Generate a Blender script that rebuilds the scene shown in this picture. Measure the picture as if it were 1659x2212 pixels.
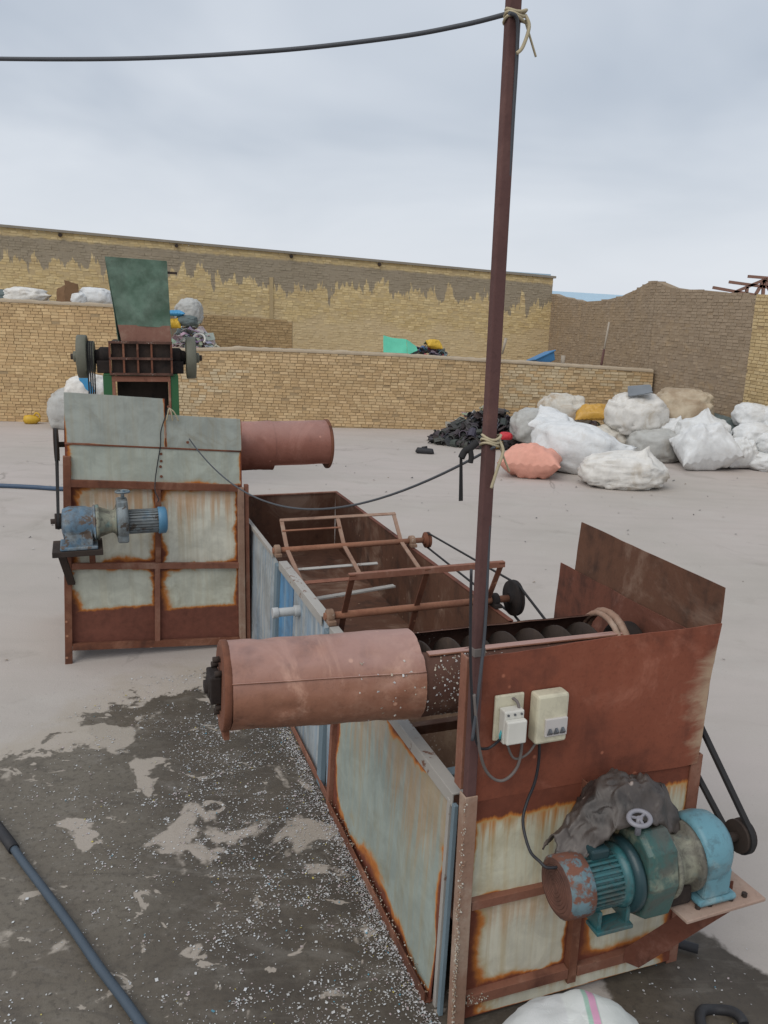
import bpy, math, random
from mathutils import Vector, Matrix, noise as mnoise

# ------------------------------------------------------------------ scene, camera, sky, sun
for o in list(bpy.data.objects):
    bpy.data.objects.remove(o, do_unlink=True)
SC = bpy.context.scene
COL = SC.collection
R = math.radians

F_PX, CAM_H, ROLL = 1800.0, 2.5, R(1.6)          # focal length in units of a 1659 px wide frame
PITCH = math.atan(436 / F_PX)
Fv = Vector((0, math.cos(PITCH), -math.sin(PITCH)))
Dv = Vector((0, -math.sin(PITCH), -math.cos(PITCH)))
Xv = Vector((1, 0, 0))
CAMP = Vector((0, 0, CAM_H))
cx = Xv * math.cos(ROLL) - Dv * math.sin(ROLL)
cy = -Xv * math.sin(ROLL) - Dv * math.cos(ROLL)
cz = -Fv
cd = bpy.data.cameras.new('camera')
cam = bpy.data.objects.new('camera', cd)
COL.objects.link(cam)
cam.matrix_world = Matrix(((cx.x, cy.x, cz.x, 0), (cx.y, cy.y, cz.y, 0), (cx.z, cy.z, cz.z, CAM_H), (0, 0, 0, 1)))
cd.sensor_fit = 'VERTICAL'
cd.sensor_height = 24.0
cd.lens = 24.0 * F_PX / 2212.0
cd.clip_start = 0.05
cd.clip_end = 3000
SC.camera = cam
SC.render.resolution_x, SC.render.resolution_y = 768, 1024
SC.view_settings.view_transform = 'Standard'
SC.view_settings.look = 'None'
SC.view_settings.gamma = 1.0
SC.view_settings.use_curve_mapping = False
SC.view_settings.exposure = 0.08

SUN_EL, SUN_AZ = R(48), R(215)                   # azimuth clockwise from +Y: behind and left of the camera
wd = bpy.data.worlds.new('World')
SC.world = wd
wd.use_nodes = True
wt = wd.node_tree
for n in list(wt.nodes):
    wt.nodes.remove(n)
def wn(t, **k):
    n = wt.nodes.new(t)
    for a, v in k.items():
        setattr(n, a, v)
    return n
def wl(a, b):
    wt.links.new(a, b)
sky = wn('ShaderNodeTexSky')
sky.sky_type = 'NISHITA'
sky.sun_disc = False
sky.sun_elevation = SUN_EL
sky.sun_rotation = SUN_AZ
sky.air_density = 1.2
sky.dust_density = 3.0
tc = wn('ShaderNodeTexCoord')
sep = wn('ShaderNodeSeparateXYZ')
wl(tc.outputs['Generated'], sep.inputs[0])
ab = wn('ShaderNodeMath', operation='ABSOLUTE'); wl(sep.outputs[2], ab.inputs[0])
ad = wn('ShaderNodeMath', operation='ADD'); wl(ab.outputs[0], ad.inputs[0]); ad.inputs[1].default_value = 0.22
dx = wn('ShaderNodeMath', operation='DIVIDE'); wl(sep.outputs[0], dx.inputs[0]); wl(ad.outputs[0], dx.inputs[1])
dy = wn('ShaderNodeMath', operation='DIVIDE'); wl(sep.outputs[1], dy.inputs[0]); wl(ad.outputs[0], dy.inputs[1])
cb = wn('ShaderNodeCombineXYZ'); wl(dx.outputs[0], cb.inputs[0]); wl(dy.outputs[0], cb.inputs[1])
cn = wn('ShaderNodeTexNoise'); cn.inputs['Scale'].default_value = 0.95; cn.inputs['Detail'].default_value = 4
cn.inputs['Roughness'].default_value = 0.5; cn.inputs['Distortion'].default_value = 0.35
wl(cb.outputs[0], cn.inputs['Vector'])
cr = wn('ShaderNodeValToRGB')
cr.color_ramp.elements[0].position = 0.30; cr.color_ramp.elements[0].color = (0.465, 0.53, 0.625, 1)
cr.color_ramp.elements[1].position = 0.74; cr.color_ramp.elements[1].color = (0.78, 0.825, 0.89, 1)
wl(cn.outputs['Fac'], cr.inputs[0])
sm = wn('ShaderNodeVectorMath', operation='SCALE'); wl(sky.outputs[0], sm.inputs[0]); sm.inputs['Scale'].default_value = 1.0
bg1 = wn('ShaderNodeBackground'); wl(sm.outputs[0], bg1.inputs[0]); bg1.inputs[1].default_value = 0.05
bg2 = wn('ShaderNodeBackground'); hz = wn('ShaderNodeMapRange'); hz.interpolation_type = 'SMOOTHSTEP'; wl(ab.outputs[0], hz.inputs['Value'])
hz.inputs['From Min'].default_value = 0.0; hz.inputs['From Max'].default_value = 0.24; hz.inputs['To Min'].default_value = 0.9; hz.inputs['To Max'].default_value = 0.0
hm = wn('ShaderNodeMix'); hm.data_type = 'RGBA'; wl(hz.outputs[0], hm.inputs[0]); wl(cr.outputs[0], hm.inputs[6]); hm.inputs[7].default_value = (0.80, 0.84, 0.90, 1)
wl(hm.outputs[2], bg2.inputs[0]); bg2.inputs[1].default_value = 1.0
mx = wn('ShaderNodeMixShader'); mx.inputs[0].default_value = 0.86
wl(bg1.outputs[0], mx.inputs[1]); wl(bg2.outputs[0], mx.inputs[2])
wo = wn('ShaderNodeOutputWorld'); wl(mx.outputs[0], wo.inputs[0])

sd = bpy.data.lights.new('sun', 'SUN')
sd.energy = 1.5
sd.angle = R(50)
sd.color = (1.0, 0.95, 0.88)
sun = bpy.data.objects.new('sun', sd)
COL.objects.link(sun)
sdir = Vector((math.sin(SUN_AZ) * math.cos(SUN_EL), math.cos(SUN_AZ) * math.cos(SUN_EL), math.sin(SUN_EL)))
sun.rotation_euler = sdir.to_track_quat('Z', 'Y').to_euler()
sun.location = sdir * 30

# ------------------------------------------------------------------ helpers: placing
def ray(x, y):
    u, v = x - 829.5, y - 1106
    a = u * math.cos(ROLL) + v * math.sin(ROLL)
    b = -u * math.sin(ROLL) + v * math.cos(ROLL)
    return Xv * a + Fv * F_PX + Dv * b
def onY(x, y, Y):
    d = ray(x, y)
    return CAMP + d * (Y / d.y)
def onZ(x, y, z=0.0):
    d = ray(x, y)
    return CAMP + d * ((z - CAM_H) / d.z)

WORLD = Matrix.Identity(4)
TH = R(20)
ORG = Vector((0.301, 2.505, 0))
PLANT = Matrix.Translation(ORG) @ Matrix.Rotation(TH, 4, 'Z')   # local x = across the plant (b), y = along the tank (a), z up
def toP(p):
    return PLANT.inverted() @ Vector(p)
rnd = random.Random(7)

# ------------------------------------------------------------------ helpers: mesh building
BASE = {}
class MB:
    def __init__(s):
        s.v, s.f, s.sm, s.col, s.uv = [], [], [], None, None
    def add(s, verts, faces, smooth=False):
        o = len(s.v)
        s.v += [tuple(p) for p in verts]
        s.f += [tuple(i + o for i in f) for f in faces]
        s.sm += [smooth] * len(faces)
        return s
    def box(s, x0, x1, y0, y1, z0, z1):
        v = [(x, y, z) for z in (z0, z1) for y in (y0, y1) for x in (x0, x1)]
        return s.add(v, [(0, 2, 3, 1), (4, 5, 7, 6), (0, 1, 5, 4), (2, 6, 7, 3), (0, 4, 6, 2), (1, 3, 7, 5)])
    def bar(s, p, q, w, t, up=(0, 0, 1)):
        p, q = Vector(p), Vector(q)
        d = (q - p).normalized(); u = Vector(up)
        if abs(d.dot(u)) > 0.95: u = Vector((0, 1, 0))
        a = d.cross(u).normalized(); b = a.cross(d).normalized()
        v = []
        for c in (p, q):
            for i, j in ((-1, -1), (1, -1), (1, 1), (-1, 1)):
                v.append(c + a * (i * w / 2) + b * (j * t / 2))
        return s.add(v, [(0, 1, 2, 3), (7, 6, 5, 4), (0, 4, 5, 1), (1, 5, 6, 2), (2, 6, 7, 3), (3, 7, 4, 0)])
    def angle(s, p, q, w, t, d1, d2):
        # L-section along p-q with legs along d1 and d2
        p, q = Vector(p), Vector(q); d1, d2 = Vector(d1).normalized(), Vector(d2).normalized()
        prof = [(0, 0), (w, 0), (w, t), (t, t), (t, w), (0, w)]
        v = [c + d1 * a + d2 * b for c in (p, q) for a, b in prof]
        f = [(i, (i + 1) % 6, (i + 1) % 6 + 6, i + 6) for i in range(6)]
        f += [(0, 5, 4, 3), (0, 3, 2, 1), (6, 9, 10, 11), (6, 7, 8, 9)]
        return s.add(v, f)
    def ring(s, c, ax, r, n, ph=0.0):
        ax = Vector(ax).normalized()
        u = Vector((0, 0, 1)) if abs(ax.z) < 0.9 else Vector((1, 0, 0))
        e1 = ax.cross(u).normalized(); e2 = ax.cross(e1).normalized()
        return [Vector(c) + (e1 * math.cos(t) + e2 * math.sin(t)) * r for t in [ph + 2 * math.pi * i / n for i in range(n)]]
    def lathe(s, p, ax, prof, n=24, cap0=True, cap1=True, smooth=True):
        # prof: list of (distance along axis, radius)
        ax = Vector(ax).normalized(); v = []
        for d, r in prof:
            v += s.ring(Vector(p) + ax * d, ax, max(r, 1e-4), n)
        o = len(s.v)
        f = []
        for k in range(len(prof) - 1):
            for i in range(n):
                f.append((k * n + i, k * n + (i + 1) % n, (k + 1) * n + (i + 1) % n, (k + 1) * n + i))
        s.add(v, f, smooth)
        if cap0: s.f.append(tuple(o + i for i in range(n))[::-1]); s.sm.append(False)
        if cap1: s.f.append(tuple(o + (len(prof) - 1) * n + i for i in range(n))); s.sm.append(False)
        return s
    def dented(s, p, q, r0, r1, n=64, segs=44, amp=0.004, seed=0.0):
        p, q = Vector(p), Vector(q); ax = (q - p).normalized(); v, f = [], []
        e1 = Vector((0, 1, 0)); e2 = Vector((0, 0, 1))
        for j in range(segs + 1):
            t = j / segs; c = p.lerp(q, t); rr = r0 + (r1 - r0) * t
            for i in range(n):
                a = 2 * math.pi * i / n
                w = Vector((t * 3.0 + seed, math.cos(a) * 1.3, math.sin(a) * 1.3))
                k = rr + mnoise.noise(w) * amp + mnoise.noise(w * 3.3) * amp * 0.5 - max(0, mnoise.noise(w * 1.6 + Vector((4, 4, 4))) - 0.25) * amp * 4
                ej = mnoise.noise(Vector((math.cos(a) * 6, math.sin(a) * 6, j + seed))) * 0.004 if j in (0, segs) else 0.0
                v.append(c + ax * ej + e1 * (k * math.cos(a)) + e2 * (k * math.sin(a)))
        for j in range(segs):
            for i in range(n):
                f.append((j * n + i, j * n + (i + 1) % n, (j + 1) * n + (i + 1) % n, (j + 1) * n + i))
        return s.add(v, f, True)
    def cyl(s, p, q, r, r2=None, n=20, cap=True):
        p, q = Vector(p), Vector(q); L = (q - p).length
        return s.lathe(p, q - p, [(0, r), (L, r if r2 is None else r2)], n, cap, cap)
    def tube(s, pts, r, n=8, cap=True):
        pts = [Vector(p) for p in pts]; v = []
        t0 = (pts[1] - pts[0]).normalized()
        u = Vector((0, 0, 1)) if abs(t0.z) < 0.9 else Vector((1, 0, 0))
        e = t0.cross(u).normalized()
        m = len(pts)
        for i, p in enumerate(pts):
            t = (pts[min(i + 1, m - 1)] - pts[max(i - 1, 0)]).normalized()
            e = (e - t * e.dot(t)).normalized(); g = t.cross(e)
            rr = r[i] if isinstance(r, (list, tuple)) else r
            v += [p + (e * math.cos(2 * math.pi * k / n) + g * math.sin(2 * math.pi * k / n)) * rr for k in range(n)]
        o = len(s.v)
        f = [(i * n + k, i * n + (k + 1) % n, (i + 1) * n + (k + 1) % n, (i + 1) * n + k) for i in range(m - 1) for k in range(n)]
        s.add(v, f, True)
        if cap:
            s.f.append(tuple(o + k for k in range(n))[::-1]); s.sm.append(False)
            s.f.append(tuple(o + (m - 1) * n + k for k in range(n))); s.sm.append(False)
        return s
    def sheet(s, c00, c10, c11, c01, t=0.004, nx=8, nz=8, warp=0.004, seed=0.0, ragged=0.0):
        c = [Vector(q) for q in (c00, c10, c11, c01)]
        nrm = (c[1] - c[0]).cross(c[3] - c[0]).normalized()
        v = []
        for side in (0, 1):
            for j in range(nz + 1):
                for i in range(nx + 1):
                    a, b = i / nx, j / nz
                    p = c[0] * (1 - a) * (1 - b) + c[1] * a * (1 - b) + c[2] * a * b + c[3] * (1 - a) * b
                    w = mnoise.noise(p * 3.1 + Vector((seed, seed * 1.7, 0))) * warp
                    if ragged and (i in (0, nx) or j in (0, nz)):
                        p = p + (c[1] - c[0]).normalized() * mnoise.noise(p * 17) * ragged + (c[3] - c[0]).normalized() * mnoise.noise(p * 19 + Vector((5, 5, 5))) * ragged
                    v.append(p + nrm * (w + (side - 0.5) * t))
        m = (nx + 1) * (nz + 1); f = []
        for j in range(nz):
            for i in range(nx):
                k = j * (nx + 1) + i
                f.append((k, k + nx + 1, k + nx + 2, k + 1))
                f.append((k + m, k + 1 + m, k + nx + 2 + m, k + nx + 1 + m))
        edge = [i for i in range(nx + 1)] + [j * (nx + 1) + nx for j in range(1, nz + 1)] + [nz * (nx + 1) + i for i in range(nx - 1, -1, -1)] + [j * (nx + 1) for j in range(nz - 1, 0, -1)]
        for a, b in zip(edge, edge[1:] + edge[:1]):
            f.append((a, b, b + m, a + m))
        return s.add(v, f, False)
    def build(s, name, mat, parent=None, base=None, frame=None, bevel=0.0):
        me = bpy.data.meshes.new(name)
        if parent is not None:
            base = BASE[parent]
        base = Vector(base if base is not None else (0, 0, 0))
        me.from_pydata([tuple(Vector(p) - base) for p in s.v], [], s.f)
        me.polygons.foreach_set('use_smooth', s.sm)
        if s.col:
            at = me.color_attributes.new('Col', 'FLOAT_COLOR', 'POINT')
            flat = []
            for c in s.col: flat += [c[0], c[1], c[2], 1.0]
            at.data.foreach_set('color', flat)
        if s.uv:
            ul = me.uv_layers.new(name='UVMap')
            li = [0] * len(me.loops); me.loops.foreach_get('vertex_index', li)
            flat = []
            for i in li: flat += [s.uv[i][0], s.uv[i][1]]
            ul.data.foreach_set('uv', flat)
        me.update()
        me.materials.append(mat)
        o = bpy.data.objects.new(name, me)
        COL.objects.link(o)
        if parent is not None:
            o.parent = parent
        else:
            o.matrix_world = (frame if frame is not None else WORLD) @ Matrix.Translation(base)
        BASE[o] = base
        if bevel:
            b = o.modifiers.new('bevel', 'BEVEL'); b.width = bevel; b.segments = 2; b.limit_method = 'ANGLE'; b.angle_limit = R(40)
        return o

def tag(o, label=None, cat=None, group=None, kind=None):
    if label: o['label'] = label
    if cat: o['category'] = cat
    if group: o['group'] = group
    if kind: o['kind'] = kind
    return o
def thing(name, label, cat, base=(0, 0, 0), frame=WORLD, group=None):
    o = bpy.data.objects.new(name, None)
    o.empty_display_size = 0.2
    COL.objects.link(o)
    o.matrix_world = frame @ Matrix.Translation(Vector(base))
    BASE[o] = Vector(base)
    return tag(o, label, cat, group)
def sag(p, q, drop, n=24):
    p, q = Vector(p), Vector(q)
    return [p.lerp(q, i / n) - Vector((0, 0, drop * 4 * (i / n) * (1 - i / n))) for i in range(n + 1)]
def spline(pts, n=8):
    pts = [Vector(p) for p in pts]; out = []
    for i in range(len(pts) - 1):
        p0, p1, p2, p3 = pts[max(i - 1, 0)], pts[i], pts[i + 1], pts[min(i + 2, len(pts) - 1)]
        for k in range(n):
            t = k / n
            out.append(0.5 * ((2 * p1) + (p2 - p0) * t + (2 * p0 - 5 * p1 + 4 * p2 - p3) * t * t + (3 * p1 - p0 - 3 * p2 + p3) * t ** 3))
    return out + [pts[-1]]

# ------------------------------------------------------------------ helpers: materials
class NT:
    def __init__(s, name):
        s.m = bpy.data.materials.new(name); s.m.use_nodes = True
        s.t = s.m.node_tree
        for n in list(s.t.nodes): s.t.nodes.remove(n)
        s.out = s.t.nodes.new('ShaderNodeOutputMaterial')
        s.b = s.t.nodes.new('ShaderNodeBsdfPrincipled')
        s.t.links.new(s.b.outputs[0], s.out.inputs[0])
        s._tc = None
    def set(s, sock, v):
        if hasattr(v, 'is_output'): s.t.links.new(v, sock)
        elif isinstance(v, (tuple, list)) and len(v) == 3 and sock.type == 'RGBA': sock.default_value = (*v, 1)
        else: sock.default_value = v
    def tc(s, k='Object'):
        if not s._tc: s._tc = s.t.nodes.new('ShaderNodeTexCoord')
        return s._tc.outputs[k]
    def map(s, v, scale=(1, 1, 1), loc=(0, 0, 0), rot=(0, 0, 0)):
        n = s.t.nodes.new('ShaderNodeMapping'); s.set(n.inputs[0], v)
        n.inputs['Scale'].default_value = scale; n.inputs['Location'].default_value = loc; n.inputs['Rotation'].default_value = rot
        return n.outputs[0]
    def noise(s, v, scale, detail=4, rough=0.55, dist=0.0):
        n = s.t.nodes.new('ShaderNodeTexNoise'); s.set(n.inputs['Vector'], v)
        n.inputs['Scale'].default_value = scale; n.inputs['Detail'].default_value = detail
        n.inputs['Roughness'].default_value = rough; n.inputs['Distortion'].default_value = dist
        return n.outputs['Fac']
    def voro(s, v, scale, feature='F1', rand=1.0):
        n = s.t.nodes.new('ShaderNodeTexVoronoi'); n.feature = feature; s.set(n.inputs['Vector'], v)
        n.inputs['Scale'].default_value = scale; n.inputs['Randomness'].default_value = rand
        return n.outputs
    def wave(s, v, scale, dist=2.0, axis='X'):
        n = s.t.nodes.new('ShaderNodeTexWave'); n.bands_direction = axis; s.set(n.inputs['Vector'], v)
        n.inputs['Scale'].default_value = scale; n.inputs['Distortion'].default_value = dist
        return n.outputs['Fac']
    def ma(s, op, a, b=0.0, clamp=False):
        n = s.t.nodes.new('ShaderNodeMath'); n.operation = op; n.use_clamp = clamp
        s.set(n.inputs[0], a); s.set(n.inputs[1], b)
        return n.outputs[0]
    def step(s, v, lo, hi, a=0.0, b=1.0):
        n = s.t.nodes.new('ShaderNodeMapRange'); n.interpolation_type = 'SMOOTHSTEP'
        s.set(n.inputs['Value'], v); s.set(n.inputs['From Min'], lo); s.set(n.inputs['From Max'], hi)
        n.inputs['To Min'].default_value = a; n.inputs['To Max'].default_value = b
        return n.outputs[0]
    def mix(s, f, a, b, blend='MIX'):
        n = s.t.nodes.new('ShaderNodeMix'); n.data_type = 'RGBA'; n.blend_type = blend
        s.set(n.inputs[0], f); s.set(n.inputs[6], a); s.set(n.inputs[7], b)
        return n.outputs[2]
    def xyz(s, v):
        n = s.t.nodes.new('ShaderNodeSeparateXYZ'); s.set(n.inputs[0], v); return n.outputs
    def comb(s, x=0.0, y=0.0, z=0.0):
        n = s.t.nodes.new('ShaderNodeCombineXYZ')
        for i, q in enumerate((x, y, z)): s.set(n.inputs[i], q)
        return n.outputs[0]
    def dot(s, v, w):
        n = s.t.nodes.new('ShaderNodeVectorMath'); n.operation = 'DOT_PRODUCT'; s.set(n.inputs[0], v); n.inputs[1].default_value = w
        return n.outputs['Value']
    def attr(s, name):
        n = s.t.nodes.new('ShaderNodeAttribute'); n.attribute_name = name; return n.outputs['Color']
    def objrand(s):
        return s.t.nodes.new('ShaderNodeObjectInfo').outputs['Random']
    def fin(s, color, rough=0.8, height=None, bump=0.3, dist=0.01, metal=0.0, spec=0.4):
        s.set(s.b.inputs['Base Color'], color); s.set(s.b.inputs['Roughness'], rough)
        s.set(s.b.inputs['Metallic'], metal); s.set(s.b.inputs['Specular IOR Level'], spec)
        if height is not None:
            n = s.t.nodes.new('ShaderNodeBump'); n.inputs['Strength'].default_value = bump; n.inputs['Distance'].default_value = dist
            s.set(n.inputs['Height'], height); s.t.links.new(n.outputs[0], s.b.inputs['Normal'])
        return s.m

def m_plain(name, c, rough=0.6, var=0.25, scale=20, metal=0.0, spec=0.4, bump=0.15):
    g = NT(name); v = g.tc()
    n = g.noise(v, scale, 5, 0.6)
    d = tuple(q * (1 - var) for q in c); e = tuple(min(1, q * (1 + var)) for q in c)
    return g.fin(g.mix(n, d, e), rough, n, bump, 0.004, metal, spec)

def m_rust(name, dark=(0.075, 0.028, 0.018), mid=(0.20, 0.068, 0.035), light=(0.34, 0.16, 0.09), bias=0.0, dust_sheen=None, flecks=0.0, streak='Z', rough=0.85, spec=0.3, scuff=0.0, bare=None):
    g = NT(name); v = g.tc()
    n1 = g.noise(v, 2.6, 6, 0.6, 0.4); n2 = g.noise(v, 14, 6, 0.65); n3 = g.noise(v, 70, 3, 0.6)
    sc = {'Z': (16, 16, 1.2), 'X': (1.2, 16, 16)}[streak]
    st = g.noise(g.map(v, sc), 1.0, 4, 0.6)
    a = g.ma('ADD', g.ma('MULTIPLY', n1, 0.55), g.ma('MULTIPLY', n2, 0.25))
    a = g.ma('ADD', a, g.ma('MULTIPLY', st, 0.2)); a = g.ma('ADD', a, bias)
    c = g.mix(g.step(a, 0.34, 0.52), dark, mid)
    c = g.mix(g.step(a, 0.52, 0.72), c, light)
    c = g.mix(g.ma('MULTIPLY', g.step(n3, 0.5, 0.75), 0.35), c, tuple(q * 0.55 for q in mid))
    if scuff:
        sp = g.noise(v, 1.7, 6, 0.7, 1.0)
        c = g.mix(g.ma('MULTIPLY', g.step(sp, 0.52, 0.70), scuff), c, tuple(min(1, q * 1.5 + 0.04) for q in light))
        c = g.mix(g.ma('MULTIPLY', g.step(sp, 0.44, 0.28), scuff), c, tuple(q * 0.6 for q in dark))
        pt = g.voro(v, 9)['Distance']
        c = g.mix(g.ma('MULTIPLY', g.step(pt, 0.10, 0.05), 0.6), c, tuple(min(1, q * 1.7) for q in light))
    if bare:   # paint and rust rubbed off towards one edge
        gx = g.xyz(g.tc('Generated')); w_ = g.noise(g.map(v, (3, 3, 9)), 1.6, 5, 0.65, 0.4)
        d_ = g.ma('ADD', gx[0], g.ma('MULTIPLY', g.ma('SUBTRACT', w_, 0.5), 0.30))
        d_ = g.ma('SUBTRACT', d_, g.ma('MULTIPLY', g.ma('ABSOLUTE', g.ma('SUBTRACT', gx[2], 0.45)), 0.22))
        c = g.mix(g.ma('MULTIPLY', g.step(d_, 0.84, 0.97), 0.85), c, bare)
    if dust_sheen:   # dusty tint plus painted sky sheen on faces that look up
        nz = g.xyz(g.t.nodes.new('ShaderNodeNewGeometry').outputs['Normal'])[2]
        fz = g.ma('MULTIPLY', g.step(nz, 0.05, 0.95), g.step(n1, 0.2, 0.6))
        c = g.mix(g.ma('MULTIPLY', fz, 0.6), c, dust_sheen)
    if flecks:
        w = g.voro(v, 60)
        fl = g.ma('MULTIPLY', g.step(w['Distance'], 0.26, 0.16), g.step(g.noise(v, 5, 3), 1 - flecks - 0.05, 1 - flecks + 0.1))
        c = g.mix(fl, c, (0.6, 0.56, 0.5))
    h = g.ma('ADD', g.ma('MULTIPLY', n2, 0.6), g.ma('MULTIPLY', n3, 0.3))
    return g.fin(c, rough, h, 0.35, 0.006, 0.0, spec)

def m_panel(name, ax='X', base=(0.47, 0.485, 0.40), stain=(0.43, 0.33, 0.16), edge=(0.05, 0.06, 0.06, 0.06), top=0.0, bottom=0.0, warm=0.4, drip=0.0, orange=(0.50, 0.17, 0.03), rust=(0.15, 0.042, 0.022)):
    """galvanised sheet: pale, streaked, rusting in from its borders (edge = left, right, bottom, top as shares), with extra rust from the top or the bottom"""
    g = NT(name); v = g.tc(); q = g.xyz(g.tc('Generated'))
    a = q[0] if ax == 'X' else q[1]; z = q[2]
    n1 = g.noise(v, 7, 6, 0.65, 0.5); n2 = g.noise(v, 28, 5, 0.6)
    sc = (26, 26, 1.1)
    st = g.noise(g.map(v, sc), 1.0, 5, 0.6); st2 = g.noise(g.map(v, (70, 70, 4)), 1.0, 3, 0.6)
    nn = g.ma('ADD', g.ma('MULTIPLY', g.ma('SUBTRACT', n1, 0.5), 1.3), g.ma('MULTIPLY', g.ma('SUBTRACT', n2, 0.5), 0.5))
    wob = g.step(g.noise(v, 2.4, 4, 0.6, 0.6), 0.28, 0.74, 0.35, 2.3)      # the rust creeps in unevenly
    def border(d, w):       # 1 at the border, 0 well inside
        return g.step(g.ma('ADD', d, g.ma('MULTIPLY', nn, w * 1.1)), g.ma('MULTIPLY', wob, w * 1.7), g.ma('MULTIPLY', wob, w * 0.1))
    iz = g.ma('SUBTRACT', 1.0, z); ia = g.ma('SUBTRACT', 1.0, a)
    ru = None
    for d, w in ((a, edge[0]), (ia, edge[1]), (z, edge[2]), (iz, edge[3])):
        if w <= 0: continue
        e = border(d, w); ru = e if ru is None else g.ma('SUBTRACT', g.ma('ADD', ru, e), g.ma('MULTIPLY', ru, e))
    if top:
        d = g.ma('ADD', iz, g.ma('MULTIPLY', g.ma('SUBTRACT', st, 0.5), 0.35 * top + 0.06)); d = g.ma('ADD', d, g.ma('MULTIPLY', nn, 0.05))
        ru = g.ma('MAXIMUM', ru, g.step(d, top * 1.25, top * 0.75))
    if bottom:
        d = g.ma('ADD', z, g.ma('MULTIPLY', nn, 0.07))
        ru = g.ma('MAXIMUM', ru, g.step(d, bottom + 0.05, bottom - 0.05))
    c = g.mix(g.step(n1, 0.3, 0.7), tuple(k * 0.84 for k in base), tuple(min(1, k * 1.12) for k in base))
    c = g.mix(g.ma('MULTIPLY', g.step(st, 0.44, 0.7), warm), c, stain)
    c = g.mix(g.ma('MULTIPLY', g.step(st2, 0.5, 0.75), 0.22), c, tuple(k * 0.6 for k in base))
    if drip:
        dr = g.ma('MULTIPLY', g.step(g.ma('ADD', st, g.ma('MULTIPLY', iz, -0.30)), 0.26, 0.58), g.step(iz, 0.95, 0.10))
        c = g.mix(g.ma('MULTIPLY', dr, drip), c, (0.47, 0.25, 0.055))
        dr2 = g.ma('MULTIPLY', g.step(g.ma('ADD', st, g.ma('MULTIPLY', iz, -0.85)), 0.12, 0.40), 1.0)
        c = g.mix(g.ma('MULTIPLY', dr2, drip), c, orange)
    bl_ = g.noise(v, 3.3, 5, 0.65, 0.8)
    c = g.mix(g.ma('MULTIPLY', g.step(bl_, 0.52, 0.72), 0.45), c, tuple(k * 0.62 for k in stain))
    c = g.mix(g.ma('MULTIPLY', g.step(ru, 0.02, 0.35), 0.55), c, stain)
    c = g.mix(g.step(ru, 0.25, 0.6), c, orange)
    c = g.mix(g.step(ru, 0.5, 0.9), c, g.mix(g.ma('ADD', g.ma('MULTIPLY', n2, 0.5), g.ma('MULTIPLY', g.noise(v, 5, 6, 0.7, 0.8), 0.5)), tuple(k * 0.25 for k in rust), tuple(k * 1.9 for k in rust)))
    return g.fin(c, g.step(ru, 0.1, 0.7, 0.5, 0.88), g.ma('ADD', n2, g.ma('MULTIPLY', ru, 0.6)), 0.2, 0.004, 0.0, 0.45)

def m_paint(name, c, chip=(0.17, 0.062, 0.035), amount=0.35, scale=9, rough=0.5, pale=None, paleamt=0.0, streak=False, grime=0.0, soft=0.08):
    g = NT(name); v = g.tc()
    n = g.noise(v, scale, 6, 0.65, 0.3); n2 = g.noise(v, scale * 5, 4, 0.6); n3 = g.noise(v, 2.5, 4, 0.6)
    col = g.mix(n3, tuple(q * 0.75 for q in c), tuple(min(1, q * 1.25) for q in c))
    if pale:
        p = g.noise(g.map(v, (22, 22, 1.3)) if streak else v, 1.0 if streak else scale * 0.6, 5, 0.6, 0.0)
        col = g.mix(g.step(p, 1 - paleamt - soft, 1 - paleamt + soft), col, pale)
    gr = g.noise(v, scale * 0.45, 6, 0.7, 0.8)
    col = g.mix(g.ma('MULTIPLY', g.step(gr, 0.42, 0.62), grime), col, (0.085, 0.075, 0.062))
    col = g.mix(g.ma('MULTIPLY', g.step(g.noise(v, scale * 2.2, 5, 0.7, 0.4), 0.5, 0.66), grime * 0.6), col, (0.035, 0.031, 0.028))
    k = g.step(g.ma('ADD', g.ma('MULTIPLY', n, 0.8), g.ma('MULTIPLY', n2, 0.2)), 1 - amount - 0.03, 1 - amount + 0.03)
    col = g.mix(k, col, g.mix(n2, tuple(q * 0.6 for q in chip), chip))
    return g.fin(col, g.step(k, 0, 1, rough, 0.88), g.ma('SUBTRACT', n2, k), 0.2, 0.004, 0.0, 0.45)

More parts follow.
